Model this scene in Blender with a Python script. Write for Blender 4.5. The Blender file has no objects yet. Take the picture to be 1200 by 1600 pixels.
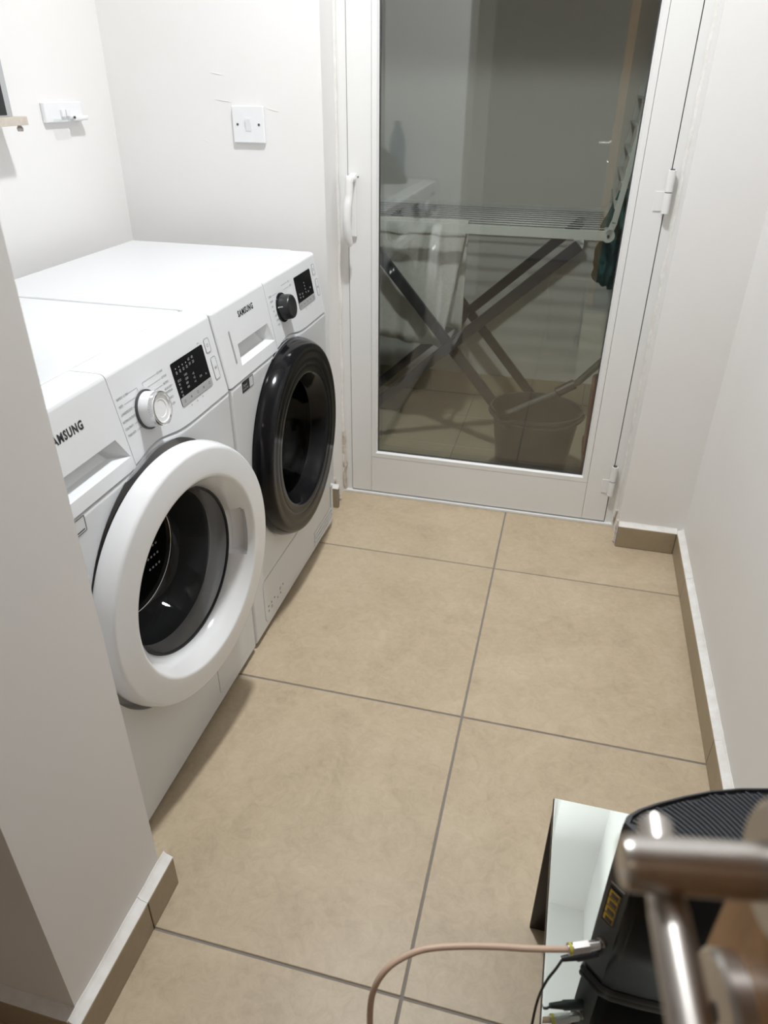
import bpy, bmesh, math, random
from mathutils import Vector, Matrix, noise

random.seed(4)
SC = bpy.context.scene
COL = SC.collection
PI = math.pi

# ------------------------------------------------------------------ camera
cam_data = bpy.data.cameras.new('camera')
cam = bpy.data.objects.new('camera', cam_data)
COL.objects.link(cam)
right = Vector((0.96898062, 0.24699005, 0.00851309))
up = Vector((-0.13338094, 0.49365414, 0.85936902))
fwd = Vector((-0.20805308, 0.83384741, -0.51128506))
cam.matrix_world = Matrix(((right.x, up.x, -fwd.x, 0.1060),
                           (right.y, up.y, -fwd.y, -0.5697),
                           (right.z, up.z, -fwd.z, 1.2264),
                           (0, 0, 0, 1)))
cam_data.sensor_fit = 'HORIZONTAL'
cam_data.sensor_width = 36.0
cam_data.lens = 1124.57 / 1200 * 36.0
cam_data.clip_start = 0.02
cam_data.dof.use_dof = True
cam_data.dof.focus_distance = 1.40
cam_data.dof.aperture_fstop = 8.0
SC.camera = cam

# ------------------------------------------------------------------ world and exposure
world = bpy.data.worlds.new('night')
SC.world = world
world.use_nodes = True
world.node_tree.nodes['Background'].inputs[0].default_value = (0.012, 0.013, 0.016, 1)
world.node_tree.nodes['Background'].inputs[1].default_value = 0.3
SC.view_settings.view_transform = 'Standard'
SC.view_settings.look = 'None'
SC.view_settings.exposure = -0.2
SC.view_settings.gamma = 1.0
SC.view_settings.use_curve_mapping = False
SC.cycles.max_bounces = 10
SC.cycles.diffuse_bounces = 6
SC.cycles.transparent_max_bounces = 16
SC.cycles.use_denoising = True

# ------------------------------------------------------------------ lights (ceiling lamp, added fill, hall lamp)
LAMP = Vector((-0.20, 0.78, 2.46))


def area(name, loc, size, power, color, shape='DISK'):
    l = bpy.data.lights.new(name, 'AREA')
    l.shape = shape
    l.size = size
    l.energy = power
    l.color = color
    o = bpy.data.objects.new(name, l)
    o.location = loc
    COL.objects.link(o)
    return o


lamp_o = area('laundry_lamp_light', LAMP + Vector((0, 0, -0.012)), 0.13, 22.5, (0.965, 0.985, 1.0))
lamp_o.data.spread = math.radians(140)
fill = bpy.data.lights.new('laundry_fill_light', 'POINT')      # added fill light that brightens the ceiling and upper walls
fill.energy = 7
fill.color = (0.965, 0.985, 1.0)
fill.shadow_soft_size = 0.05
fill_o = bpy.data.objects.new('laundry_fill_light', fill)
fill_o.location = LAMP + Vector((0, 0, -0.065))
COL.objects.link(fill_o)
area('hall_lamp_light', (0.0, -1.75, 2.40), 0.16, 2.0, (1.0, 0.80, 0.62))


# ------------------------------------------------------------------ helpers
def mat(name, col, rough=0.5, metal=0.0, spec=0.5, coat=0.0, alpha=1.0):
    m = bpy.data.materials.new(name)
    m.use_nodes = True
    b = m.node_tree.nodes['Principled BSDF']
    b.inputs['Base Color'].default_value = (*col, 1)
    b.inputs['Roughness'].default_value = rough
    b.inputs['Metallic'].default_value = metal
    b.inputs['Specular IOR Level'].default_value = spec
    b.inputs['Coat Weight'].default_value = coat
    return m


def noise_mat(name, c1, c2, scale, rough=0.5, detail=6, bump=0.0, bscale=None, spec=0.5, stretch=(1, 1, 1), metal=0.0):
    """two tones mixed by procedural noise, with optional fine relief"""
    m = mat(name, c1, rough, metal, spec)
    nt = m.node_tree
    b = nt.nodes['Principled BSDF']
    tc = nt.nodes.new('ShaderNodeTexCoord')
    mp = nt.nodes.new('ShaderNodeMapping')
    mp.inputs['Scale'].default_value = stretch
    nt.links.new(tc.outputs['Object'], mp.inputs['Vector'])
    n = nt.nodes.new('ShaderNodeTexNoise')
    n.inputs['Scale'].default_value = scale
    n.inputs['Detail'].default_value = detail
    n.inputs['Roughness'].default_value = 0.6
    nt.links.new(mp.outputs[0], n.inputs['Vector'])
    r = nt.nodes.new('ShaderNodeValToRGB')
    r.color_ramp.elements[0].position = 0.33
    r.color_ramp.elements[1].position = 0.67
    r.color_ramp.elements[0].color = (*c1, 1)
    r.color_ramp.elements[1].color = (*c2, 1)
    nt.links.new(n.outputs['Fac'], r.inputs[0])
    nt.links.new(r.outputs[0], b.inputs['Base Color'])
    if bump:
        n2 = nt.nodes.new('ShaderNodeTexNoise')
        n2.inputs['Scale'].default_value = bscale or scale * 6
        n2.inputs['Detail'].default_value = 4
        nt.links.new(mp.outputs[0], n2.inputs['Vector'])
        bp = nt.nodes.new('ShaderNodeBump')
        bp.inputs['Strength'].default_value = bump
        bp.inputs['Distance'].default_value = 0.002
        nt.links.new(n2.outputs['Fac'], bp.inputs['Height'])
        nt.links.new(bp.outputs[0], b.inputs['Normal'])
    return m


def glass_mat(name, tint, ior=1.5, gain=1.0, rough=0.0):
    m = bpy.data.materials.new(name)
    m.use_nodes = True
    nt = m.node_tree
    nt.nodes.remove(nt.nodes['Principled BSDF'])
    t = nt.nodes.new('ShaderNodeBsdfTransparent')
    t.inputs[0].default_value = (*tint, 1)
    g = nt.nodes.new('ShaderNodeBsdfGlossy')
    g.inputs['Color'].default_value = (1, 1, 1, 1)
    g.inputs['Roughness'].default_value = rough
    lw = nt.nodes.new('ShaderNodeLayerWeight')
    lw.inputs['Blend'].default_value = 0.5
    pw = nt.nodes.new('ShaderNodeMath')
    pw.operation = 'POWER'
    pw.inputs[1].default_value = 5.0
    nt.links.new(lw.outputs['Facing'], pw.inputs[0])
    f0 = ((ior - 1) / (ior + 1)) ** 2
    sc = nt.nodes.new('ShaderNodeMath')
    sc.operation = 'MULTIPLY_ADD'
    sc.inputs[1].default_value = 1 - f0
    sc.inputs[2].default_value = f0
    nt.links.new(pw.outputs[0], sc.inputs[0])
    k = nt.nodes.new('ShaderNodeMath')
    k.operation = 'MULTIPLY'
    k.use_clamp = True
    k.inputs[1].default_value = gain
    nt.links.new(sc.outputs[0], k.inputs[0])
    mx = nt.nodes.new('ShaderNodeMixShader')
    nt.links.new(k.outputs[0], mx.inputs[0])
    nt.links.new(t.outputs[0], mx.inputs[1])
    nt.links.new(g.outputs[0], mx.inputs[2])
    nt.links.new(mx.outputs[0], nt.nodes['Material Output'].inputs[0])
    return m


def smoky(name, tint, haze, mixf, gain):
    """tinted glass with a little body haze"""
    m = glass_mat(name, tint, 1.5, gain, 0.02)
    nt = m.node_tree
    t = [n for n in nt.nodes if n.type == 'BSDF_TRANSPARENT'][0]
    mx = [n for n in nt.nodes if n.type == 'MIX_SHADER'][0]
    d = nt.nodes.new('ShaderNodeBsdfDiffuse')
    d.inputs[0].default_value = (*haze, 1)
    m2 = nt.nodes.new('ShaderNodeMixShader')
    m2.inputs[0].default_value = mixf
    nt.links.new(t.outputs[0], m2.inputs[1])
    nt.links.new(d.outputs[0], m2.inputs[2])
    nt.links.new(m2.outputs[0], mx.inputs[1])
    return m


class MB:
    """collects shapes in one bmesh and links them as ONE mesh object"""

    def __init__(s):
        s.bm = bmesh.new()

    def box(s, x0, x1, y0, y1, z0, z1, bev=0.0, seg=2, mtx=None):
        vs = [s.bm.verts.new((x, y, z)) for x in (x0, x1) for y in (y0, y1) for z in (z0, z1)]
        F = [(0, 1, 3, 2), (4, 6, 7, 5), (0, 4, 5, 1), (2, 3, 7, 6), (0, 2, 6, 4), (1, 5, 7, 3)]
        fs = [s.bm.faces.new([vs[i] for i in f]) for f in F]
        if bev > 0:
            es = list({e for f in fs for e in f.edges})
            r = bmesh.ops.bevel(s.bm, geom=es, offset=bev, segments=seg, profile=0.6, affect='EDGES')
            vs = list({v for f in r['faces'] for v in f.verts} | {v for v in vs if v.is_valid})
        if mtx is not None:
            bmesh.ops.transform(s.bm, matrix=mtx, verts=[v for v in vs if v.is_valid])
        return s

    def loops(s, loops, closed=True, cap0=False, cap1=False):
        L = [[s.bm.verts.new(p) for p in lp] for lp in loops]
        n = len(L[0])
        for a, b in zip(L, L[1:]):
            for i in range(n if closed else n - 1):
                j = (i + 1) % n
                try:
                    s.bm.faces.new((a[i], a[j], b[j], b[i]))
                except ValueError:
                    pass
        if cap0:
            s.bm.faces.new(L[0][::-1])
        if cap1:
            s.bm.faces.new(L[-1])
        return L

    def lathe(s, prof, n=96, mtx=None, cap0=False, cap1=False, fn=None):
        """prof: (axial, radius); axis = local +x, angle 0 = +y"""
        lps = []
        for k, (a, r) in enumerate(prof):
            lp = []
            for i in range(n):
                t = 2 * PI * i / n
                p = Vector((a, r * math.cos(t), r * math.sin(t)))
                if fn:
                    p = fn(p, t, k)
                lp.append(mtx @ p if mtx is not None else p)
            lps.append(lp)
        s.loops(lps, True, cap0, cap1)
        return s

    def tube(s, pts, r, n=10, caps=True):
        pts = [Vector(p) for p in pts]
        rs = r if isinstance(r, (list, tuple)) else [r] * len(pts)
        lps = []
        prev = None
        for i, p in enumerate(pts):
            if i == 0:
                d = pts[1] - p
            elif i == len(pts) - 1:
                d = p - pts[i - 1]
            else:
                d = (pts[i + 1] - p).normalized() + (p - pts[i - 1]).normalized()
            d.normalize()
            if prev is None:
                a = Vector((0, 0, 1)) if abs(d.z) < 0.9 else Vector((1, 0, 0))
                u = d.cross(a).normalized()
            else:
                u = (prev - d * prev.dot(d)).normalized()
            prev = u
            v = d.cross(u)
            lps.append([p + (u * math.cos(2 * PI * k / n) + v * math.sin(2 * PI * k / n)) * rs[i] for k in range(n)])
        s.loops(lps, True, caps, caps)
        return s

    def bar(s, a, b, w, h, upv=(0, 0, 1), bev=0.0):
        """rectangular bar from a to b, w across, h along upv"""
        a, b = Vector(a), Vector(b)
        d = (b - a)
        L = d.length
        d.normalize()
        u = Vector(upv)
        side = d.cross(u).normalized()
        u = side.cross(d).normalized()
        M = Matrix((( d.x, side.x, u.x, a.x), (d.y, side.y, u.y, a.y), (d.z, side.z, u.z, a.z), (0, 0, 0, 1)))
        return s.box(0, L, -w / 2, w / 2, -h / 2, h / 2, bev, 2, M)

    def prism(s, pts, lo, hi, mtx=None):
        """polygon in local (x,y), extruded along local z"""
        M = mtx if mtx is not None else Matrix.Identity(4)
        a = [M @ Vector((x, y, lo)) for x, y in pts]
        b = [M @ Vector((x, y, hi)) for x, y in pts]
        s.loops([a, b], True, True, True)
        return s

    def quad(s, pts):
        s.bm.faces.new([s.bm.verts.new(p) for p in pts])
        return s

    def build(s, name, material, parent=None, smooth=True, ang=35, mtx=None, merge=False):
        if merge:
            bmesh.ops.remove_doubles(s.bm, verts=s.bm.verts, dist=1e-5)
        bmesh.ops.recalc_face_normals(s.bm, faces=s.bm.faces)
        me = bpy.data.meshes.new(name)
        s.bm.to_mesh(me)
        s.bm.free()
        me.materials.append(material)
        wn = False
        if smooth:
            for p in me.polygons:
                p.use_smooth = True
            me.set_sharp_from_angle(angle=math.radians(ang))
            wn = True
        o = bpy.data.objects.new(name, me)
        if wn:
            md = o.modifiers.new('weighted_normal', 'WEIGHTED_NORMAL')
            md.keep_sharp = True
            md.weight = 80
        COL.objects.link(o)
        if parent:
            o.parent = parent
        if mtx is not None:
            o.matrix_local = mtx
        return o


def tag(o, label, cat=None, group=None):
    o['label'] = label
    if cat:
        o['category'] = cat
    if group:
        o['group'] = group
    return o


def thing(name, label, cat, loc=(0, 0, 0), group=None):
    o = bpy.data.objects.new(name, None)
    o.empty_display_size = 0.05
    o.location = loc
    COL.objects.link(o)
    return tag(o, label, cat, group)


def struct(o):
    o['kind'] = 'structure'
    return o


def rrect(w, h, r, n=5):
    pts = []
    for cx, cy, a0 in ((w / 2 - r, h / 2 - r, 0), (-w / 2 + r, h / 2 - r, 90), (-w / 2 + r, -h / 2 + r, 180), (w / 2 - r, -h / 2 + r, 270)):
        for k in range(n):
            a = math.radians(a0 + 90 * k / (n - 1))
            pts.append((cx + r * math.cos(a), cy + r * math.sin(a)))
    return pts


def frame_rect(mb, w, h, r, t, lo, hi, mtx):
    """thin rounded outline"""
    o = rrect(w, h, r)
    i = rrect(w - 2 * t, h - 2 * t, max(r - t, 0.0004))
    P = lambda pts, z: [mtx @ Vector((x, y, z)) for x, y in pts]
    lp = [P(o, lo), P(o, hi), P(i, hi), P(i, lo)]
    mb.loops(lp, True)


def text_into(mb, body, size, mtx, align='LEFT', weight=0.0, sx=1.0, width=None, spacing=1.0):
    cu = bpy.data.curves.new('lettering', 'FONT')
    cu.body = body
    cu.size = size
    cu.align_x = align
    cu.align_y = 'CENTER'
    cu.offset = weight
    cu.resolution_u = 2
    cu.space_character = spacing
    ob = bpy.data.objects.new('lettering', cu)
    COL.objects.link(ob)
    dg = bpy.context.evaluated_depsgraph_get()
    me = bpy.data.meshes.new_from_object(ob.evaluated_get(dg))
    if width:
        xs = [v.co.x for v in me.vertices]
        sx = width / (max(xs) - min(xs))
    S = Matrix.Diagonal((sx, 1, 1, 1))
    me.transform(mtx @ S)
    mb.bm.from_mesh(me)
    bpy.data.objects.remove(ob)
    bpy.data.curves.remove(cu)
    bpy.data.meshes.remove(me)


# ------------------------------------------------------------------ materials
M_wall = noise_mat('wall_paint', (0.79, 0.778, 0.765), (0.81, 0.80, 0.79), 3.0, 0.55, bump=0.05, bscale=9)
M_ceil = mat('ceiling_paint', (0.86, 0.86, 0.86), 0.7)
M_plaster = noise_mat('bare_plaster', (0.72, 0.68, 0.61), (0.45, 0.38, 0.30), 40, 0.9, bump=0.8, bscale=120)
M_caulk = noise_mat('white_sealant', (0.82, 0.81, 0.79), (0.70, 0.68, 0.64), 30, 0.6)
M_grout = mat('grey_grout', (0.23, 0.21, 0.19), 0.85)
M_alu = mat('white_door_paint', (0.78, 0.78, 0.77), 0.38)
M_alu_dark = mat('dark_gap', (0.05, 0.05, 0.05), 0.8)
M_white = mat('white_enamel', (0.67, 0.685, 0.70), 0.22)
M_white_p = mat('white_plastic', (0.74, 0.755, 0.77), 0.28)
M_wring = mat('white_gloss_plastic', (0.80, 0.81, 0.82), 0.16, coat=0.3)
M_blackp = mat('black_gloss_plastic', (0.007, 0.007, 0.008), 0.12, spec=0.22)
M_blackm = mat('black_satin_plastic', (0.016, 0.016, 0.018), 0.35)
M_dgrey = mat('dark_grey_plastic', (0.06, 0.06, 0.065), 0.4)
M_mgrey = mat('mid_grey_plastic', (0.30, 0.30, 0.31), 0.4)
M_silver = mat('silver_strip', (0.48, 0.49, 0.50), 0.35, 0.3)
M_ink = mat('black_ink', (0.02, 0.02, 0.022), 0.6)
M_inkg = mat('grey_ink', (0.17, 0.17, 0.18), 0.6)
M_inkl = mat('pale_display_print', (0.42, 0.43, 0.45), 0.6)
M_chrome = mat('chrome', (0.75, 0.75, 0.76), 0.12, 1.0)
M_rubber = mat('grey_rubber_gasket', (0.10, 0.10, 0.105), 0.5)
M_drum = mat('steel_drum', (0.10, 0.10, 0.105), 0.45, 0.7)
M_bowl = smoky('smoky_bowl_glass', (0.32, 0.33, 0.34), (0.055, 0.057, 0.06), 0.45, 0.8)
M_flange = smoky('pale_glass_flange', (0.5, 0.5, 0.5), (0.30, 0.30, 0.295), 0.6, 1.0)
M_bowld = smoky('black_bowl_glass', (0.10, 0.10, 0.11), (0.003, 0.003, 0.003), 0.6, 0.30)
M_pane = glass_mat('door_pane_glass', (0.94, 0.958, 0.935), 1.5, 2.1, 0.0)
M_steel = noise_mat('brushed_steel', (0.52, 0.49, 0.46), (0.58, 0.55, 0.52), 60, 0.30, metal=1.0)
M_wood = noise_mat('orange_wood_veneer', (0.33, 0.17, 0.065), (0.46, 0.25, 0.10), 6, 0.4, stretch=(7, 7, 0.8))
M_beech = noise_mat('pale_wood', (0.52, 0.46, 0.40), (0.60, 0.54, 0.47), 14, 0.55, stretch=(1, 5, 5))
M_mirror = mat('green_tinted_mirror', (0.90, 0.98, 0.935), 0.015, 1.0)
M_tblack = mat('dark_brown_lacquer', (0.022, 0.018, 0.016), 0.3)
M_router = mat('dark_slate_plastic', (0.045, 0.048, 0.055), 0.38)
M_routerf = mat('black_router_front', (0.010, 0.010, 0.011), 0.30, spec=0.25)
M_rib = mat('slate_rib', (0.055, 0.06, 0.07), 0.35)
M_gold = mat('yellow_port', (0.62, 0.42, 0.05), 0.35, 0.4)
M_coax = mat('beige_cable', (0.62, 0.45, 0.34), 0.45)
M_conn = mat('nickel_connector', (0.55, 0.52, 0.50), 0.28, 1.0)
M_yel = mat('yellow_band', (0.55, 0.48, 0.05), 0.5)
M_rackw = mat('rack_white', (0.62, 0.64, 0.62), 0.45)
M_rackg = mat('rack_dark_grey', (0.04, 0.04, 0.048), 0.45)
M_wire = mat('rack_wire', (0.16, 0.16, 0.16), 0.4, 0.6)
M_towel = noise_mat('grey_white_towel', (0.60, 0.59, 0.56), (0.68, 0.67, 0.64), 90, 0.95, bump=0.5, bscale=300)
M_teal = noise_mat('dark_green_cloth', (0.024, 0.080, 0.076), (0.036, 0.115, 0.108), 20, 0.95)
M_bucket = mat('grey_bucket_plastic', (0.034, 0.034, 0.036), 0.38)
M_red = mat('dark_red_plastic', (0.17, 0.022, 0.017), 0.4)
M_bottle = glass_mat('clear_blue_bottle', (0.55, 0.62, 0.72), 1.4, 1.3, 0.05)
M_bag = noise_mat('black_bag_fabric', (0.02, 0.02, 0.02), (0.04, 0.04, 0.04), 30, 0.8)
M_clear = glass_mat('clear_plastic', (0.90, 0.91, 0.91), 1.5, 2.0, 0.03)
M_bwall = noise_mat('balcony_paint', (0.72, 0.71, 0.68), (0.76, 0.75, 0.72), 2, 0.8)


def tile_mat(name, c1, c2, c3):
    m = mat(name, c1, 0.42, spec=0.4)
    nt = m.node_tree
    b = nt.nodes['Principled BSDF']
    tc = nt.nodes.new('ShaderNodeTexCoord')
    oi = nt.nodes.new('ShaderNodeObjectInfo')
    ad = nt.nodes.new('ShaderNodeVectorMath')
    ad.operation = 'ADD'
    sc = nt.nodes.new('ShaderNodeVectorMath')
    sc.operation = 'SCALE'
    sc.inputs['Scale'].default_value = 7.0
    nt.links.new(oi.outputs['Location'], sc.inputs[0])
    nt.links.new(tc.outputs['Object'], ad.inputs[0])
    nt.links.new(sc.outputs[0], ad.inputs[1])
    n1 = nt.nodes.new('ShaderNodeTexNoise')
    n1.inputs['Scale'].default_value = 4.5
    n1.inputs['Detail'].default_value = 9
    n1.inputs['Roughness'].default_value = 0.68
    n1.inputs['Distortion'].default_value = 0.7
    n2 = nt.nodes.new('ShaderNodeTexNoise')
    n2.inputs['Scale'].default_value = 38
    n2.inputs['Detail'].default_value = 7
    n2.inputs['Roughness'].default_value = 0.7
    n2.inputs['Distortion'].default_value = 1.2
    for n in (n1, n2):
        nt.links.new(ad.outputs[0], n.inputs['Vector'])
    r = nt.nodes.new('ShaderNodeValToRGB')
    r.color_ramp.elements[0].position = 0.30
    r.color_ramp.elements[0].color = (*c1, 1)
    r.color_ramp.elements[1].position = 0.70
    r.color_ramp.elements[1].color = (*c3, 1)
    e = r.color_ramp.elements.new(0.5)
    e.color = (*c2, 1)
    mx = nt.nodes.new('ShaderNodeMath')
    mx.operation = 'MULTIPLY_ADD'
    mx.inputs[1].default_value = 0.45
    m2 = nt.nodes.new('ShaderNodeMath')
    m2.operation = 'MULTIPLY'
    m2.inputs[1].default_value = 0.55
    nt.links.new(n1.outputs['Fac'], m2.inputs[0])
    nt.links.new(n2.outputs['Fac'], mx.inputs[0])
    nt.links.new(m2.outputs[0], mx.inputs[2])
    nt.links.new(mx.outputs[0], r.inputs[0])
    nt.links.new(r.outputs[0], b.inputs['Base Color'])
    bp = nt.nodes.new('ShaderNodeBump')
    bp.inputs['Strength'].default_value = 0.12
    bp.inputs['Distance'].default_value = 0.001
    nt.links.new(n2.outputs['Fac'], bp.inputs['Height'])
    nt.links.new(bp.outputs[0], b.inputs['Normal'])
    return m


M_tile = tile_mat('beige_stone_tile', (0.375, 0.298, 0.200), (0.485, 0.392, 0.272), (0.58, 0.482, 0.350))
M_skirt = tile_mat('shaded_skirting_tile', (0.31, 0.245, 0.165), (0.35, 0.28, 0.19), (0.39, 0.315, 0.215))  # same stone as the floor, shade of upright faces put into the colour
M_btile = tile_mat('balcony_tile', (0.40, 0.35, 0.25), (0.46, 0.40, 0.30), (0.50, 0.44, 0.33))

# ------------------------------------------------------------------ room shell
XL, XR = -1.172, 0.536       # left and right wall
YB = 1.433                   # back wall face
YD = 1.545                   # door plane
YF = -1.20                   # front wall
ZC = 2.56
PX, PY0, PY1 = -0.445, -0.168, 0.068   # the short partition left of the camera


def rough_strip(name, parent, pts, amp=0.006, seed=0, w=0.02):
    """lump of bare plaster along a polyline"""
    mb = MB()
    random.seed(seed)
    P = [Vector(p) for p in pts]
    n = 16
    line = []
    for i in range(n + 1):
        t = i / n * (len(P) - 1)
        k = min(int(t), len(P) - 2)
        line.append(P[k].lerp(P[k + 1], t - k))
    rs = [w * (0.35 + 0.65 * random.random()) for _ in line]
    rs[0] = rs[-1] = w * 0.15
    line = [p + Vector((random.uniform(-amp, amp), 0, random.uniform(-amp, amp))) for p in line]
    mb.tube(line, rs, 7)
    return mb.build(name, M_plaster, parent, ang=60)


# floor slab (grout) + tiles
fl = struct(MB().box(XL - 0.1, XR + 0.1, YF - 1.4, YD + 0.02, -0.08, -0.0022).build('floor', M_grout, smooth=False))
G = 0.0022
for ix in range(-3, 2):
    for iy in range(-5, 3):
        x0, x1 = ix * 0.6 + G, (ix + 1) * 0.6 - G
        y0, y1 = iy * 0.6 + G, (iy + 1) * 0.6 - G
        x0, x1 = max(x0, XL + 0.002), min(x1, XR - 0.002)
        y0, y1 = max(y0, YF - 1.3), min(y1, YD - 0.004)
        if x1 - x0 < 0.02 or y1 - y0 < 0.02:
            continue
        cx, cy = (x0 + x1) / 2, (y0 + y1) / 2
        mb = MB()
        mb.box(x0 - cx, x1 - cx, y0 - cy, y1 - cy, -0.008, 0, 0.0012, 1)
        mb.build('tile', M_tile, fl, ang=20, mtx=Matrix.Translation((cx, cy, 0)))

# walls
struct(MB().box(XL - 0.12, XL, YF - 1.4, YB + 0.25, -0.02, ZC).build('wall_left', M_wall, smooth=False))
struct(MB().box(XR, XR + 0.12, YF - 1.4, YB + 0.25, -0.02, ZC).build('wall_right', M_wall, smooth=False))
wb = MB()
wb.box(XL, -0.5665, YB, YB + 0.25, -0.02, ZC)
wb.box(0.347, XR, YB, YB + 0.25, -0.02, ZC)
wb.box(-0.5665, 0.347, YB, YB + 0.25, 2.46, ZC)
wb = struct(wb.build('wall_back', M_wall, smooth=False))
# cracked plaster beside the door frame
rough_strip('plaster_patch', wb, [(-0.560, 1.538, 0.0), (-0.562, 1.540, 0.12), (-0.564, 1.541, 0.26)], 0.003, 3, 0.010)
rough_strip('plaster_patch', wb, [(-0.563, 1.470, 0.0), (-0.565, 1.455, 0.05), (-0.566, 1.440, 0.10)], 0.004, 5, 0.010)
rough_strip('plaster_patch', wb, [(0.347, 1.440, 0.0), (0.348, 1.439, 0.05), (0.349, 1.438, 0.10)], 0.0015, 8, 0.008)
rough_strip('plaster_patch', wb, [(0.345, 1.535, 0.01), (0.346, 1.52, 0.05), (0.3475, 1.49, 0.09)], 0.002, 9, 0.007)
# filler bead between jamb and frame, both sides
mb = MB()
random.seed(11)
zz = [i * 0.05 for i in range(49)]
mb.tube([(-0.5645 + random.uniform(-0.0015, 0.0015), 1.5405, z) for z in zz], [0.006 + random.uniform(-0.0018, 0.002) for _ in zz], 7)
mb.build('filler_bead', M_caulk, wb, ang=60)
mb = MB()
mb.tube([(0.3455 + random.uniform(-0.0012, 0.0012), 1.5405, z) for z in zz], [0.006 + random.uniform(-0.0015, 0.0015) for _ in zz], 7)
mb.build('filler_bead', M_caulk, wb, ang=60)
struct(MB().box(XL, PX, PY0, PY1, -0.02, ZC).build('wall_front', M_wall, smooth=False))
# wall behind the camera with an open doorway, and the hall beyond
wf = MB()
wf.box(XL, -0.50, YF - 0.12, YF, -0.02, ZC)
wf.box(0.40, XR, YF - 0.12, YF, -0.02, ZC)
wf.box(-0.50, 0.40, YF - 0.12, YF, 2.10, ZC)
struct(wf.build('wall_rear', M_wall, smooth=False))
struct(MB().box(XL, XR, YF - 1.5, YF - 1.4, -0.02, ZC).build('wall_hall', M_wall, smooth=False))
struct(MB().box(XL - 0.12, XR + 0.12, YF - 1.5, YB + 0.25, ZC, ZC + 0.1).build('ceiling', M_ceil, smooth=False))

# skirting tiles with a sloping bead of white sealant on top
SH, ST = 0.072, 0.014


def skirting(name, runs):
    """runs: (axis, face, lo, hi, inward, cuts)  inward = +1/-1 direction the face looks"""
    base = None
    for axis, wallc, lo, hi, inw, cuts in runs:
        f = wallc + inw * (ST + 0.004)
        a, b = sorted((wallc, f))
        ed = [lo] + [c for c in cuts if lo < c < hi] + [hi]
        if base is None:
            mb = MB()
            bx = (a + 0.003, b - 0.003, lo, hi)
            mb.box(*(bx if axis == 'y' else (lo, hi, a + 0.003, b - 0.003)), 0.0, SH - 0.003)
            base = struct(mb.build(name, M_grout, smooth=False))
        else:
            mb = MB()
            mb.box(*((a + 0.003, b - 0.003, lo, hi) if axis == 'y' else (lo, hi, a + 0.003, b - 0.003)), 0.0, SH - 0.003)
            mb.build('backing', M_grout, base, smooth=False)
        for p, q in zip(ed, ed[1:]):
            p, q = p + 0.0012, q - 0.0012
            mb = MB()
            c = (p + q) / 2
            if axis == 'y':
                mb.box(a, b, p - c, q - c, 0.001, SH, 0.001, 1)
                T = Matrix.Translation((0, c, 0))
            else:
                mb.box(p - c, q - c, a, b, 0.001, SH, 0.001, 1)
                T = Matrix.Translation((c, 0, 0))
            mb.build('tile', M_skirt, base, ang=20, mtx=T)
            # sealant wedge
            mb = MB()
            n = max(2, int((q - p) / 0.02))
            lps = []
            for i in range(n + 1):
                t = p - 0.001 + (q - p + 0.002) * i / n
                j = random.uniform(-0.0012, 0.0012)
                prof = [(wallc, SH - 0.004), (f - inw * 0.001, SH - 0.002), (f - inw * 0.0012, SH + 0.0005), (wallc + inw * 0.005, SH + 0.005 + j), (wallc + inw * 0.001, SH + 0.010 + j), (wallc, SH + 0.010 + j)]
                lps.append([(u_, t, z_) if axis == 'y' else (t, u_, z_) for u_, z_ in prof])
            mb.loops(lps, True, True, True)
            mb.build('sealant', M_caulk, base, ang=50)
    return base


random.seed(2)
skirting('baseboard_right', [('y', XR, YF, YB, -1, (-0.6, 0.0, 0.6, 1.18))])
skirting('baseboard_back', [('x', YB, 0.349, XR - 0.018, -1, ()), ('x', YB, XL, -0.548, -1, (-0.9,))])
skirting('baseboard_front', [('y', PX, PY0 - 0.018, 0.085, 1, (0.0,)), ('x', PY0, XL, PX, -1, (-0.9,))])
skirting('baseboard_left', [('y', XL, YF, PY0 - 0.018, 1, (-0.6,))])

# scuffs on the back wall above the dryer: shallow filled nicks
for (x, z, w) in ((-0.85, 1.245, 0.035), (-0.84, 1.185, 0.045), (-0.70, 1.165, 0.03), (-0.90, 1.09, 0.012)):
    mb = MB()
    mb.tube([(x - w / 2, YB - 0.0002, z + 0.003), (x, YB - 0.0004, z), (x + w / 2, YB - 0.0002, z - 0.003)], [0.0004, 0.001, 0.0004], 6)
    mb.build('paint_scuff', M_caulk, wb)

# ------------------------------------------------------------------ balcony beyond the glass door
BY = 2.58
bf = struct(MB().box(-1.25, 1.25, YB + 0.25, BY + 0.1, -0.10, -0.0022).build('floor_balcony', M_grout, smooth=False))
for ix in range(-4, 4):
    for y0, y1 in ((1.70, 2.0), (2.0, 2.3), (2.3, 2.562)):
        x0, x1 = ix * 0.3 + 0.05, ix * 0.3 + 0.35
        cx, cy = (x0 + x1) / 2, (y0 + y1) / 2
        mb = MB()
        mb.box(x0 - cx + 0.0012, x1 - cx - 0.0012, y0 - cy + 0.0012, y1 - cy - 0.0012, -0.008, 0, 0.001, 1)
        mb.build('tile', M_btile, bf, ang=20, mtx=Matrix.Translation((cx, cy, 0)))
mb = MB()
mb.box(-0.56, 0.34, 1.60, 1.70, -0.0022, 0.0, 0.0)
mb.build('door_sill', M_btile, bf, smooth=False)
struct(MB().box(-1.35, 1.35, BY, BY + 0.12, -0.02, 3.0).build('wall_balcony_back', M_bwall, smooth=False))
struct(MB().box(-1.37, -1.25, YB + 0.25, BY, -0.02, 3.0).build('wall_balcony_left', M_bwall, smooth=False))
struct(MB().box(1.25, 1.37, YB + 0.25, BY, -0.02, 3.0).build('wall_balcony_right', M_bwall, smooth=False))
bb = struct(MB().box(-1.25, 1.25, BY - 0.012, BY, 0.0, 0.096).build('baseboard_balcony', M_grout, smooth=False))
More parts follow.
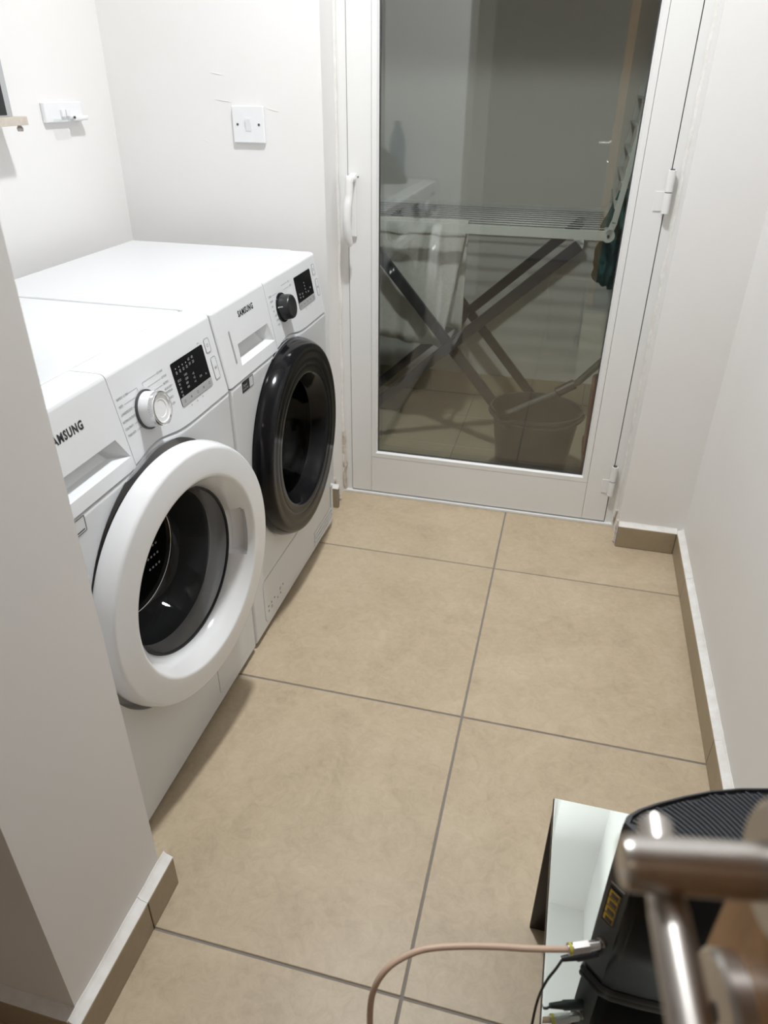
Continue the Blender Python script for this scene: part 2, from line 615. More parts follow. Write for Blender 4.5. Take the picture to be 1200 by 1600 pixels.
for i in range(-5, 5):
    x0 = i * 0.23 + 0.0
    mb = MB()
    mb.box(-0.114, 0.114, BY - 0.016, BY - 0.008, 0.001, 0.10, 0.001, 1)
    mb.build('tile', M_btile, bb, ang=20, mtx=Matrix.Translation((x0 + 0.115, 0, 0)))

# ------------------------------------------------------------------ balcony door (setting)
d1 = bpy.data.objects.new('door_1', None)
COL.objects.link(d1)
d1.location = (0, YD, 0)
struct(d1)
d1['label'] = 'white framed glazed balcony door with lever handle on its left stile'
DH = 2.11
mb = MB()
mb.box(-0.5655, -0.536, 0.0, 0.055, 0.0, 2.46, 0.0015)
mb.box(0.3175, 0.3465, 0.0, 0.055, 0.0, 2.46, 0.0015)
mb.box(-0.536, 0.3175, 0.0, 0.055, DH + 0.004, 2.46, 0.0015)
mb.build('frame', M_alu, d1)
mb = MB()
mb.box(-0.5655, 0.3465, -0.012, 0.055, 0.0, 0.008, 0.0015)
mb.build('threshold', M_alu, d1)
mb = MB()
mb.box(-0.5355, 0.3170, 0.012, 0.05, 0.008, DH + 0.004)
for x0, x1, z0, z1 in ((-0.534, 0.315, 0.012, 0.014), ):
    pass
gap_core = None
mb.bm.free()
# leaf: two stiles and two rails
GX0, GX1, GZ0, GZ1 = -0.4465, 0.2240, 0.163, 1.945
BEAD = 0.020
mb = MB()
lx0, lx1, lz0 = -0.5335, 0.3150, 0.0125
for (x0, x1, z0, z1) in ((lx0, GX0 - BEAD, lz0, DH), (GX1 + BEAD, lx1, lz0, DH)):
    mb.box(x0, x1, -0.004, 0.046, z0, z1, 0.0012)
for (x0, x1, z0, z1) in ((GX0 - BEAD + 0.0006, GX1 + BEAD - 0.0006, lz0, GZ0 - BEAD), (GX0 - BEAD + 0.0006, GX1 + BEAD - 0.0006, GZ1 + BEAD, DH)):
    mb.box(x0, x1, -0.004, 0.046, z0, z1, 0.0012)
leaf = mb.build('leaf', M_alu, d1)
# glazing beads with a small step
mb = MB()


def bead(ax0, az0, ax1, az1, inx, inz):
    pass


prof = [(-0.0008, -0.0030, 0.0), (-0.0008, 0.016, 0.0), (0.0045, 0.016, 1.0), (0.0045, 0.0, 1.0), (0.0, -0.0030, 0.88)]
ix0, ix1, iz0, iz1 = GX0 - BEAD + 0.001, GX1 + BEAD - 0.001, GZ0 - BEAD + 0.001, GZ1 + BEAD - 0.001
lps = []
for off, yy in ((0.0, 0.016), (0.0, -0.0045), (0.0145, -0.0045), (0.0150, -0.0010), (0.0185, 0.0040), (0.0190, 0.016)):
    lps.append([(ix0 + off, yy, iz0 + off), (ix1 - off, yy, iz0 + off), (ix1 - off, yy, iz1 - off), (ix0 + off, yy, iz1 - off)])
mb.loops(lps + [lps[0]], True)
mb.build('glazing_bead', M_alu, d1, ang=25)
mb = MB()
g0 = 0.001
lps = []
for off, yy in ((0.0175, 0.0060), (0.0215, 0.0060), (0.0215, 0.012), (0.0175, 0.012)):
    lps.append([(ix0 + off, yy, iz0 + off), (ix1 - off, yy, iz0 + off), (ix1 - off, yy, iz1 - off), (ix0 + off, yy, iz1 - off)])
mb.loops(lps + [lps[0]], True)
mb.build('rubber_seal', M_dgrey, d1, ang=25)
mb = MB()
mb.box(GX0 - 0.006, GX1 + 0.006, 0.010, 0.030, GZ0 - 0.006, GZ1 + 0.006)
mb.build('glass_pane', M_pane, d1, smooth=False)
# dark rebate between leaf and frame
mb = MB()
mb.box(0.3152, 0.3174, 0.006, 0.04, 0.012, DH)
mb.box(-0.5358, -0.5337, 0.006, 0.04, 0.012, DH)
mb.box(lx0, lx1, 0.006, 0.04, 0.0082, 0.0122)
mb.build('rebate', M_alu_dark, d1, smooth=False)
# handle: back plate, hub, curved lever hanging down
mb = MB()
mb.box(-0.5275, -0.5085, -0.014, -0.004, 0.845, 1.012, 0.004, 3)
hp = mb.build('handle_plate', M_alu, d1)
mb = MB()
lv = [(-0.518, -0.014, 1.000), (-0.518, -0.045, 1.000)]
mb.tube(lv, 0.0110, 16)
pts = [(-0.5185, -0.044, 1.010), (-0.5185, -0.046, 0.985), (-0.519, -0.048, 0.955), (-0.521, -0.055, 0.935), (-0.523, -0.058, 0.905), (-0.523, -0.057, 0.872), (-0.521, -0.050, 0.842), (-0.5195, -0.042, 0.826)]
fine = []
for i in range(len(pts) - 1):
    for k in range(4):
        fine.append(Vector(pts[i]).lerp(Vector(pts[i + 1]), k / 4))
fine.append(Vector(pts[-1]))
for _ in range(2):
    fine = [fine[0]] + [(fine[i - 1] + fine[i] * 2 + fine[i + 1]) / 4 for i in range(1, len(fine) - 1)] + [fine[-1]]
rs = [0.0100 + 0.0022 * math.sin(PI * min(1, max(0, i / (len(fine) - 1)))) for i in range(len(fine))]
rs[0], rs[-1] = 0.006, 0.005
mb.tube(fine, rs, 14)
mb.build('handle', M_alu, d1)
mb = MB()
mb.lathe([(0, 0.0018), (0.0012, 0.0018), (0.0012, 0.0001)], 12, Matrix.Translation((-0.5045, -0.0042, 1.0035)) @ Matrix.Rotation(-PI / 2, 4, 'Z'))
mb.build('screw', M_ink, hp, mtx=Matrix.Identity(4))
# hinges: two knuckles each
for zc in (0.995, 0.162, 1.78):
    mb = MB()
    mb.box(0.288, 0.316, -0.0065, -0.003, zc - 0.045, zc + 0.001, 0.0008)
    X = Matrix.Translation((0.3175, -0.012, 0)) @ Matrix.Rotation(-PI / 2, 4, 'Y')
    for a, b in ((zc - 0.050, zc - 0.0006), (zc + 0.0010, zc + 0.052)):
        mb.lathe([(a, 0.0001), (a, 0.0085), (a + 0.001, 0.0095), (b - 0.001, 0.0095), (b, 0.0085), (b, 0.0001)], 20, X)
    mb.build('hinge', M_alu, d1, ang=50)
    mb = MB()
    mb.lathe([(zc - 0.0010, 0.0001), (zc - 0.0010, 0.0088), (zc + 0.0014, 0.0088), (zc + 0.0014, 0.0001)], 16, X)
    mb.lathe([(zc + 0.0521, 0.0001), (zc + 0.0521, 0.0060), (zc + 0.0545, 0.0060), (zc + 0.0545, 0.0001)], 16, X)
    mb.build('hinge_pin', M_dgrey, d1)

# ------------------------------------------------------------------ washing machine and tumble dryer
W, H, D = 0.600, 0.845, 0.560
SL = 0.18
ZS = 0.690                     # seam height between body and control panel
CZ = 0.448                     # height of door centre
CYL = 0.300


def seam(y):
    return ZS + 0.0140 * math.exp(-((y - 0.318) / 0.062) ** 2)


def pp(y, z, off=0.0):
    n = Vector((1, 0, SL)).normalized()
    return Vector((-(z - ZS) * SL, y, z)) + n * off


def pm(y, z, off=0.0):
    """matrix whose local x runs along the machine, y up the panel, z out of it"""
    u_ = Vector((0, 1, 0))
    v_ = Vector((-SL, 0, 1)).normalized()
    n_ = Vector((1, 0, SL)).normalized()
    p = pp(y, z, off)
    return Matrix(((u_.x, v_.x, n_.x, p.x), (u_.y, v_.y, n_.y, p.y), (u_.z, v_.z, n_.z, p.z), (0, 0, 0, 1)))


def fm(y, z, off=0.0):
    """same for the vertical front"""
    return Matrix(((0, 0, 1, off), (1, 0, 0, y), (0, 1, 0, z), (0, 0, 0, 1)))


def radial_rect(n, y0, y1, z0, topf, cy, cz):
    """points of the front's outline hit by n rays from the door centre, corners included"""
    angs = [2 * PI * i / n for i in range(n)]
    pts = []
    for c in ((y0, z0), (y1, z0), (y0, topf(y0)), (y1, topf(y1))):
        a = math.atan2(c[1] - cz, c[0] - cy) % (2 * PI)
        k = min(range(n), key=lambda i: abs((angs[i] - a + PI) % (2 * PI) - PI))
        angs[k] = a
    for a in angs:
        ca, sa = math.cos(a), math.sin(a)
        t = 9.0
        if ca > 1e-6:
            t = min(t, (y1 - cy) / ca)
        if ca < -1e-6:
            t = min(t, (y0 - cy) / ca)
        if sa < -1e-6:
            t = min(t, (z0 - cz) / sa)
        if sa > 1e-6:
            tt = (ZS - cz) / sa
            for _ in range(6):
                tt = (topf(cy + ca * tt) - cz) / sa
            t = min(t, tt)
        pts.append((cy + ca * t, cz + sa * t))
    return angs, pts


def make_body(root, zbot, ya=0.0):
    n = 144
    angs, P = radial_rect(n, ya, W, zbot, lambda y: seam(y) - 0.0012, CYL, CZ)
    mb = MB()
    lps = []

    def inset(p, d):
        y, z = p
        top = seam(y) - 0.0012
        y = min(max(y, ya + d), W - d)
        z = min(max(z, zbot + d), top - d)
        return y, z

    lps.append([(-D, *p) for p in P])
    lps.append([(-0.090, *p) for p in P])
    r = 0.009
    for k in range(5):
        a = k / 4 * PI / 2
        lps.append([(-r + r * math.sin(a), *inset(p, r * (1 - math.cos(a)))) for p in P])
    for x, rr in ((0.0, 0.2500), (-0.003, 0.2482), (-0.026, 0.2465), (-0.029, 0.2440), (-0.030, 0.195), (-0.060, 0.185)):
        lps.append([(x, CYL + rr * math.cos(a), CZ + rr * math.sin(a)) for a in angs])
    mb.loops(lps, True, True)
    mb.box(-D, -0.088, ya, W, ZS - 0.002, H - 0.004)
    b = mb.build('body', M_white, root, ang=30)
    return b


def panel_section(y, yi=0.0):
    zb = seam(y) + 0.0012
    pts = [(-(zb - ZS) * SL - yi * 0.6, zb + yi * 0.3)]
    for z in (0.72, 0.76, 0.80, 0.836):
        pts.append((-(z - ZS) * SL - yi * 0.6, z))
    pts += [(-0.0272 - yi * 0.6, 0.8390 - yi * 0.3), (-0.0292 - yi * 0.3, 0.8420 - yi), (-0.0330, 0.8442 - yi), (-0.040, 0.8450 - yi), (-0.0870, 0.845 - yi), (-0.0870, zb)]
    return [(x, y, z) for x, z in pts]


def make_panel(root):
    mb = MB()
    y0, y1 = 0.2492, W
    ys = [(y0, 0.0)]
    n = 40
    for i in range(1, n):
        ys.append((y0 + (y1 - 0.008 - y0) * i / (n - 1), 0.0))
    for k in range(1, 5):
        a = k / 4 * PI / 2
        ys.append((y1 - 0.008 + 0.008 * math.sin(a), 0.010 * (1 - math.cos(a))))
    mb.loops([panel_section(y, i) for y, i in ys], True, True, True)
    return mb.build('control_panel', M_white_p, root, ang=30)


def make_drawer(root, sy0, sy1, z0, z1, lip, y0=0.0):
    """left part of the panel with a scooped pull"""
    mb = MB()
    y1 = 0.2478
    zb, zt = ZS + 0.0012, 0.836
    # face with a quadrilateral hole
    outer = [pp(y0 + 0.008, zb), pp(y1, zb), pp(y1, zt), pp(y0 + 0.008, zt)]
    hole = [pp(sy0, z0), pp(sy1 + lip, z0), pp(sy1, z1), pp(sy0 + 0.004, z1)]
    hole2 = [pp(sy0 + 0.002, z0 + 0.0015, -0.0015), pp(sy1 + lip - 0.004, z0 + 0.0015, -0.0015), pp(sy1 - 0.001, z1 - 0.0005, -0.001), pp(sy0 + 0.005, z1 - 0.0005, -0.001)]
    deep = [pp(sy0 + 0.008, z0 + 0.012, -0.020), pp(sy1 - 0.010, z0 + 0.012, -0.020), pp(sy1 - 0.020, z1 - 0.004, -0.034), pp(sy0 + 0.012, z1 - 0.004, -0.034)]
    mb.loops([outer, hole, hole2, deep], True, False, True)
    # rolled top, back and ends
    top = [(-(zt - ZS) * SL, zt), (-0.0272, 0.8390), (-0.0292, 0.8420), (-0.0330, 0.8442), (-0.040, 0.8450), (-0.087, 0.845), (-0.087, zb)]
    lps = []
    for k in range(5):
        a = PI / 2 - k / 4 * PI / 2
        ends = [(y0 + 0.008 - 0.008 * math.sin(k / 4 * PI / 2), 0.010 * (1 - math.cos(k / 4 * PI / 2))) for k in range(4, -1, -1)]
    sec = lambda y, i: [(x - i * 0.6 if z > zb + 0.001 and x > -0.05 else x, y, z - (i if x < -0.028 and z > 0.84 else 0)) for x, z in top]
    mb.loops([sec(y, i) for y, i in ends] + [sec(y1, 0)], False)
    # rounded left end of the face
    colz = [zb, 0.72, 0.76, 0.80, zt]
    mb.loops([[(-(z - ZS) * SL - i * 0.6, y, z) for z in colz] for y, i in ends], False)
    mb.quad([pp(y1, zb), pp(y1, zt), (-0.087, y1, 0.845), (-0.087, y1, zb)])
    return mb.build('detergent_drawer', M_white_p, root, ang=24, merge=True)


def flat_plate(name, w, h, r, lo, hi, mtx, m, parent):
    mb = MB()
    mb.prism(rrect(w, h, r), lo, hi, mtx)
    return mb.build(name, m, parent, ang=30)


def make_machine(name, label, cat, y0, kind):
    root = thing(name, label, cat, (-0.532, y0, 0.0))
    zbot = 0.014
    ya = 0.0 if kind == 'washer' else -0.012
    body = make_body(root, zbot, ya)
    panel = make_panel(root)
    if kind == 'washer':
        drawer = make_drawer(root, 0.028, 0.222, 0.712, 0.750, 0.022)
    else:
        drawer = make_drawer(root, 0.062, 0.226, 0.716, 0.760, 0.018, -0.012)
        drawer.name = 'water_container'
    # lid
    mb = MB()
    mb.box(-D, -0.0885, ya + 0.001, W - 0.001, H - 0.024, H + 0.0015, 0.005, 3)
    mb.build('top_panel', M_white, root, ang=40)
    # feet
    for fx in (-0.05, -0.50):
        for fy in (0.06, W - 0.06):
            mb = MB()
            mb.lathe([(0.0, 0.0001), (0.0, 0.022), (0.006, 0.022), (0.008, 0.012), (0.03, 0.012), (0.03, 0.0001)], 16, Matrix.Translation((fx, fy, 0)) @ Matrix.Rotation(-PI / 2, 4, 'Y'))
            mb.build('foot', M_dgrey, root)
    # gasket + drum
    C = Matrix.Translation((0, CYL, CZ))
    mb = MB()
    mb.lathe([(-0.030, 0.196), (-0.024, 0.185), (-0.027, 0.170), (-0.045, 0.158), (-0.075, 0.155), (-0.085, 0.170), (-0.105, 0.172)], 72, C)
    mb.build('door_gasket', M_rubber if kind == 'washer' else M_blackm, root, ang=50)
    mb = MB()
    mb.lathe([(-0.100, 0.170), (-0.106, 0.225), (-0.125, 0.235), (-0.42, 0.235), (-0.44, 0.22), (-0.445, 0.10), (-0.43, 0.0005)], 64, C)
    drum = mb.build('drum', M_drum if kind == 'washer' else M_dgrey, root, ang=40)
    for k in range(3):
        a = math.radians(35 + 120 * k)
        mb = MB()
        c, s_ = math.cos(a), math.sin(a)
        lps = []
        for x in (-0.13, -0.16, -0.36, -0.41):
            hgt = 0.05 if -0.40 < x < -0.14 else 0.012
            lp = []
            for q, rr in ((-0.030, 0.236), (-0.010, 0.236 - hgt), (0.010, 0.236 - hgt), (0.030, 0.236)):
                lp.append((x, CYL + rr * c - q * s_, CZ + rr * s_ + q * c))
            lps.append(lp)
        mb.loops(lps, True, True, True)
        mb.build('lifter', M_drum if kind == 'washer' else M_dgrey, drum)
    # ---------------- door
    n = 144
    if kind == 'washer':
        ang = 0.105
        Mdoor = Matrix.Translation((0.026, CYL - 0.002, CZ + 0.008)) @ Matrix.Rotation(-ang, 4, 'Z')
        prof = [(-0.006, 0.157), (-0.005, 0.238), (-0.002, 0.2425), (0.004, 0.2440), (0.014, 0.2440), (0.026, 0.2415), (0.0325, 0.2392), (0.0352, 0.2375), (0.0366, 0.2350), (0.0372, 0.2320), (0.0388, 0.215), (0.0400, 0.200), (0.0405, 0.1900), (0.0402, 0.1868), (0.0388, 0.1842), (0.0355, 0.1815)]
        k0 = len(prof)
        for i in range(1, 13):
            t = i / 12
            prof.append((0.0355 - 0.0415 * t, 0.1815 - 0.0245 * t - 0.005 * math.sin(PI * t)))

        def pocket(p, t, k):
            if k < k0 - 1:
                return p
            tt = (k - k0 + 1) / 12
            d = ((t + 0.03 + PI) % (2 * PI)) - PI
            fa = max(0.0, min(1.0, (0.315 - abs(d)) / 0.045))
            ft = max(0.0, min(1.0, (tt - 0.20) / 0.10)) * max(0.0, min(1.0, (1.0 - tt) / 0.10))
            f = fa * ft
            f = f * f * (3 - 2 * f)
            rr = math.hypot(p.y, p.z)
            g = 1 + 0.016 * f / rr
            return Vector((p.x - 0.008 * f, p.y * g, p.z * g))
        mb = MB()
        mb.lathe(prof, n, None, fn=pocket)
        door = mb.build('door', M_wring, root, ang=32, mtx=Mdoor)
        mb = MB()
        mb.lathe([(-0.0045, 0.1580), (-0.0035, 0.1560), (-0.0045, 0.1535), (-0.0080, 0.1530)], n)
        mb.build('glass_seal', M_ink, door)
        mb = MB()
        mb.lathe([(-0.0060, 0.1540), (-0.022, 0.1520), (-0.042, 0.1475)], n)
        mb.build('glass_flange', M_flange, door)
        mb = MB()
        mb.lathe([(-0.1150 + 0.0008 * math.cos(a_), 0.1165 + 0.0008 * math.sin(a_)) for a_ in [PI / 3 * q_ for q_ in range(7)]], n)
        mb.build('rim_highlight', M_chrome, door)  # added chrome ring that draws the highlight along the bowl's edge
        mb = MB()
        mb.lathe([(-0.0422, 0.1474), (-0.060, 0.1420), (-0.095, 0.1290), (-0.112, 0.1190), (-0.1145, 0.1165)], n)
        mb.build('door_glass', M_bowl, door)
        mb = MB()
        mb.lathe([(-0.1146, 0.1163), (-0.1180, 0.1120), (-0.121, 0.1000), (-0.124, 0.06), (-0.125, 0.0005)], n)
        dome = mb.build('glass_dome', M_bowld, door)
        mb = MB()
        for zz_ in (-0.012, -0.034, -0.058):
            for q_ in range(4):
                mb.lathe([(-0.1215, 0.0026), (-0.1208, 0.0026), (-0.1208, 0.0001)], 10, Matrix.Translation((0, 0.046 + 0.010 * q_, zz_)))
        mb.build('drum_hole_marks', M_mgrey, dome)['kind'] = 'stuff'  # grey dots added on the dome, standing for the drum's perforations
        mb = MB()
        mb.lathe([(-0.006, 0.157), (-0.012, 0.165), (-0.014, 0.200), (-0.010, 0.228), (-0.004, 0.236)], n)
        mb.build('door_back', M_dgrey, door)
        mb = MB()
        mb.box(-0.040, -0.002, -0.252, -0.205, -0.05, 0.05, 0.003)
        mb.build('hinge', M_mgrey, door)
    else:
        Mdoor = Matrix.Translation((0.004, CYL, CZ - 0.002))
        prof = [(-0.006, 0.150), (-0.006, 0.246), (-0.002, 0.2510), (0.006, 0.2520), (0.020, 0.2480), (0.030, 0.2435), (0.0350, 0.2405), (0.0385, 0.2370), (0.0400, 0.2320), (0.0395, 0.222), (0.0385, 0.214), (0.0400, 0.210), (0.0395, 0.196), (0.0378, 0.192), (0.0388, 0.188), (0.0375, 0.1745), (0.0355, 0.1690), (0.031, 0.1650), (0.012, 0.1560), (-0.002, 0.1500), (-0.006, 0.1475)]
        mb = MB()
        mb.lathe(prof, n)
        door = mb.build('door', M_blackp, root, ang=30, mtx=Mdoor)
        mb = MB()
        mb.lathe([(-0.006, 0.1480), (-0.025, 0.1420), (-0.055, 0.1300), (-0.075, 0.11), (-0.082, 0.08), (-0.083, 0.0005)], n)
        mb.build('door_glass', M_bowld, door)
        mb = MB()
        mb.lathe([(-0.0062, 0.2465), (-0.0085, 0.2515), (-0.0062, 0.2535), (-0.004, 0.2515)], n)
        mb.build('door_seal', M_ink, door)
    # ---------------- knob
    ky, kz = (0.323, 0.760) if kind == 'washer' else (0.324, 0.770)
    KM = pm(ky, kz) @ Matrix.Rotation(-PI / 2, 4, 'Y')     # lathe axis x -> panel normal
    if kind == 'washer':
        mb = MB()
        mb.lathe([(0, 0.0330), (0.003, 0.0330), (0.0035, 0.0320), (0.0035, 0.0001)], 48, KM)
        kb = mb.build('knob', M_dgrey, root)
        mb = MB()
        mb.lathe([(0.0036, 0.0300), (0.010, 0.0295), (0.027, 0.0280), (0.0285, 0.0270), (0.0290, 0.0235), (0.0285, 0.0225), (0.0275, 0.0220), (0.0275, 0.0150), (0.0265, 0.0140), (0.0265, 0.0001)], 48, KM)
        mb.build('knob_cap', M_wring, kb)
        mb = MB()
        mb.lathe([(0.0215, 0.0287), (0.0275, 0.0289), (0.0300, 0.0282), (0.0308, 0.0268), (0.0306, 0.0246), (0.0288, 0.0240)], 48, KM)
        mb.build('knob_ring', M_chrome, kb)
    else:
        mb = MB()
        mb.lathe([(0, 0.0340), (0.003, 0.0340), (0.0045, 0.0325), (0.0045, 0.0001)], 48, KM)
        kb = mb.build('knob', M_blackp, root)
        mb = MB()
        mb.lathe([(0.0046, 0.0300), (0.010, 0.0290), (0.024, 0.0280), (0.0275, 0.0260), (0.0285, 0.0230), (0.0275, 0.0200), (0.0275, 0.0001)], 48, KM)
        mb.build('knob_cap', M_blackm, kb)
        mb = MB()
        mb.box(-0.0335, -0.0285, 0.006, 0.0078, 0.0046, 0.0060, 0, 1, pm(ky, kz))
        mb.box(-0.0290, -0.0270, 0.006, 0.0078, 0.0046, 0.0150, 0, 1, pm(ky, kz))
        o = mb.build('knob_mark', M_white, kb)
        o['label'] = 'white pointer mark'
    # ---------------- display
    dy0, dy1, dz0, dz1 = (0.4235, 0.5440, 0.7235, 0.8020) if kind == 'washer' else (0.4270, 0.5420, 0.7370, 0.8145)
    yc, zc = (dy0 + dy1) / 2, (dz0 + dz1) / 2
    k = math.sqrt(1 + SL * SL)
    w_, h_ = dy1 - dy0, (dz1 - dz0) * k
    disp = flat_plate('display', w_, h_, 0.004, -0.001, 0.0009, pm(yc, zc), M_blackp, root)
    sh = 0.0155
    sil = flat_plate('touch_strip', w_ - 0.0008, sh, 0.003, 0.0009, 0.0013, pm(yc, zc) @ Matrix.Translation((0, -h_ / 2 + sh / 2 + 0.0004, 0)), M_silver, disp)
    mb = MB()
    DM = pm(yc, zc, 0.00115)
    if kind == 'washer':
        L, T = -w_ / 2, h_ / 2
        for i in range(4):
            x = L + 0.012 + i * 0.0125
            mb.lathe([(0, 0.0014), (0.0002, 0.0001)], 10, DM @ Matrix.Translation((x, T - 0.012, 0)) @ Matrix.Rotation(-PI / 2, 4, 'Y'))
            frame_rect(mb, 0.0042, 0.005, 0.001, 0.0008, 0, 0.0001, DM @ Matrix.Translation((x, T - 0.0195, 0)))
        for i, s_ in enumerate(('60', '40')):
            text_into(mb, s_, 0.007, DM @ Matrix.Translation((L + 0.058 + i * 0.013, T - 0.010, 0)))
        for i, s_ in enumerate(('30', '20')):
            text_into(mb, s_, 0.007, DM @ Matrix.Translation((L + 0.058 + i * 0.013, T - 0.0185, 0)))
        for i, s_ in enumerate(('ECO', '90', '60', '40', '30')):
            text_into(mb, s_, 0.0058, DM @ Matrix.Translation((L + 0.008 + 0.0 * i, T - 0.034 - i * 0.0068, 0)))
        for i, s_ in enumerate(('1400', '1200', '800', '400')):
            text_into(mb, s_, 0.0058, DM @ Matrix.Translation((L + 0.032, T - 0.031 - i * 0.0075, 0)))
        for i, s_ in enumerate(('+3', '+2', '+1')):
            text_into(mb, s_, 0.0065, DM @ Matrix.Translation((L + 0.060, T - 0.038 - i * 0.0075, 0)))
        text_into(mb, 'ON', 0.0055, DM @ Matrix.Translation((L + 0.082, T - 0.0505, 0)))
        text_into(mb, '3s', 0.0055, DM @ Matrix.Translation((L + 0.104, T - 0.0525, 0)))
    else:
        L, T = -w_ / 2, h_ / 2
        for i in range(4):
            mb.lathe([(0, 0.0018), (0.0002, 0.0001)], 10, DM @ Matrix.Translation((L + 0.058 + i * 0.001, T - 0.024 - i * 0.008, 0)) @ Matrix.Rotation(-PI / 2, 4, 'Y'))
        for (x, y) in ((0.018, 0.044), (0.018, 0.052), (0.036, 0.046), (0.036, 0.054), (0.078, 0.050), (0.095, 0.044)):
            frame_rect(mb, 0.0065, 0.0035, 0.001, 0.0008, 0, 0.0001, DM @ Matrix.Translation((L + x, T - y, 0)))
    mb.build('display_print', M_inkl, disp, smooth=False)
    mb = MB()
    SMx = pm(yc, zc, 0.00145) @ Matrix.Translation((0, -h_ / 2 + sh / 2, 0))
    for i in range(5):
        x = -w_ / 2 + w_ * (i + 0.5) / 5
        if i % 2 == 0:
            frame_rect(mb, 0.0055, 0.0055, 0.0026, 0.0009, 0, 0.0001, SMx @ Matrix.Translation((x, 0, 0)))
        else:
            mb.prism(rrect(0.004, 0.004, 0.001), 0, 0.0001, SMx @ Matrix.Translation((x, 0, 0)))
    mb.build('touch_icons', M_inkg, sil, smooth=False)
    # ---------------- push buttons
    b1 = (0.563, 0.794, 0.0185, 0.026) if kind == 'washer' else (0.5685, 0.806, 0.0175, 0.026)
    b2 = (0.570, 0.748, 0.0185, 0.043) if kind == 'washer' else (0.5755, 0.760, 0.0175, 0.042)
    for j, (by, bz, bw, bh) in enumerate((b1, b2)):
        bt = flat_plate('push_button', bw, bh, 0.0045, -0.001, 0.0008, pm(by, bz), M_white_p, root)
        mb = MB()
        frame_rect(mb, bw + 0.0016, bh + 0.0016, 0.005, 0.0013, -0.0005, 0.0010, pm(by, bz))
        mb.build('button_outline', M_mgrey, bt, smooth=False)
        mb = MB()
        if j == 0:
            frame_rect(mb, 0.0065, 0.0065, 0.003, 0.0009, 0.0009, 0.0010, pm(by, bz))
        else:
            mb.prism([(-0.003, -0.003), (0.001, 0), (-0.003, 0.003)], 0.0009, 0.0010, pm(by, bz))
            mb.box(0.0018, 0.0028, -0.003, 0.003, 0.0009, 0.0010, 0, 1, pm(by, bz))
            mb.box(0.0038, 0.0048, -0.003, 0.003, 0.0009, 0.0010, 0, 1, pm(by, bz))
        mb.build('button_icon', M_inkg, bt, smooth=False)
    # ---------------- lettering
    mb = MB()
    if kind == 'washer':
        text_into(mb, 'SAMSUNG', 0.0185, pm(0.0905, 0.7985, 0.0004), weight=0.0007, width=0.0765, spacing=1.16)
    else:
        text_into(mb, 'SAMSUNG', 0.0175, pm(0.0990, 0.8115, 0.0004), weight=0.0007, width=0.0765, spacing=1.16)
    mb.build('brand_lettering', M_ink, drawer, smooth=False)
    mb = MB()
    if kind == 'washer':
        rows = [(0.253, 0.800, "RAPIDO 15 MIN", 0.006), (0.253, 0.788, "MISTI", 0.0058), (0.252, 0.776, "LANA/DELICATI", 0.0058), (0.250, 0.764, "INTIMO/OUTDOOR", 0.0058), (0.250, 0.7525, "COLORATI", 0.0058), (0.251, 0.741, "TRAPUNTE", 0.0058)]
        for y, z, s_, sz in rows:
            text_into(mb, s_, sz, pm(y + 0.003, z, 0.0004), sx=0.78)
        for y0_, z0_, y1_ in ((0.2885, 0.800, 0.3145), (0.271, 0.788, 0.303), (0.289, 0.776, 0.295), (0.281, 0.7525, 0.294), (0.281, 0.741, 0.298)):
            mb.box(0, y1_ - y0_, -0.0002, 0.0002, 0.0003, 0.0004, 0, 1, pm(y0_, z0_))
        mb.box(0, 0.0004, -0.006, 0.0, 0.0003, 0.0004, 0, 1, pm(0.3145, 0.800))
        for y, z, s_ in ((0.379, 0.8015, "ECO 40-60"), (0.388, 0.7905, "COTONE"), (0.388, 0.7795, "SINTETICI"), (0.387, 0.7700, "RISCIACQUO +"), (0.387, 0.7635, "CENTRIFUGA"), (0.390, 0.7520, "SCARICO"), (0.392, 0.7410, "PULIZIA")):
            text_into(mb, s_, 0.0056, pm(y, z, 0.0004), sx=0.70)
        for y0_, z0_, y1_ in ((0.332, 0.8015, 0.376), (0.344, 0.7905, 0.385), (0.358, 0.7795, 0.385), (0.362, 0.768, 0.384)):
            mb.box(0, y1_ - y0_, -0.0002, 0.0002, 0.0003, 0.0004, 0, 1, pm(y0_, z0_))
        mb.box(0, 0.0004, -0.005, 0.0, 0.0003, 0.0004, 0, 1, pm(0.332, 0.8015))
        for x, s_ in ((0.452, "3s"), (0.474, "3s"), (0.496, "3s")):
            text_into(mb, s_, 0.005, pm(x, 0.7170, 0.0004))
        text_into(mb, "ON", 0.0045, pm(0.528, 0.8065, 0.0004))
    else:
        for i, s_ in enumerate(("COTONE", "SINTETICI", "LANA", "MISTI", "DELICATI", "OUTDOOR", "RAPIDO")):
            text_into(mb, s_, 0.0056, pm(0.262 + 0.003 * i, 0.806 - 0.0110 * i, 0.0004), sx=0.68)
        for y, z, s_ in ((0.388, 0.8150, "ECO"), (0.394, 0.8040, "JEANS")):
            text_into(mb, s_, 0.0056, pm(y, z, 0.0004), sx=0.75)
        for y0_, z0_, y1_ in ((0.284, 0.806, 0.312), (0.345, 0.815, 0.384), (0.352, 0.804, 0.390)):
            mb.box(0, y1_ - y0_, -0.0002, 0.0002, 0.0003, 0.0004, 0, 1, pm(y0_, z0_))
        for x in (0.468, 0.500):
            text_into(mb, "3s", 0.005, pm(x, 0.7310, 0.0004))
    mb.build('program_lettering', M_inkg, panel, smooth=False)['kind'] = 'stuff'
    return root, body, panel, drawer


washer, w_body, w_panel, w_drawer = make_machine('washing_machine', 'white front-loading washing machine with white round door left ajar', 'washing machine', 0.088, 'washer')
dryer, d_body, d_panel, d_drawer = make_machine('tumble_dryer', 'white tumble dryer with glossy black round door nearest the balcony door', 'tumble dryer', 0.705, 'dryer')

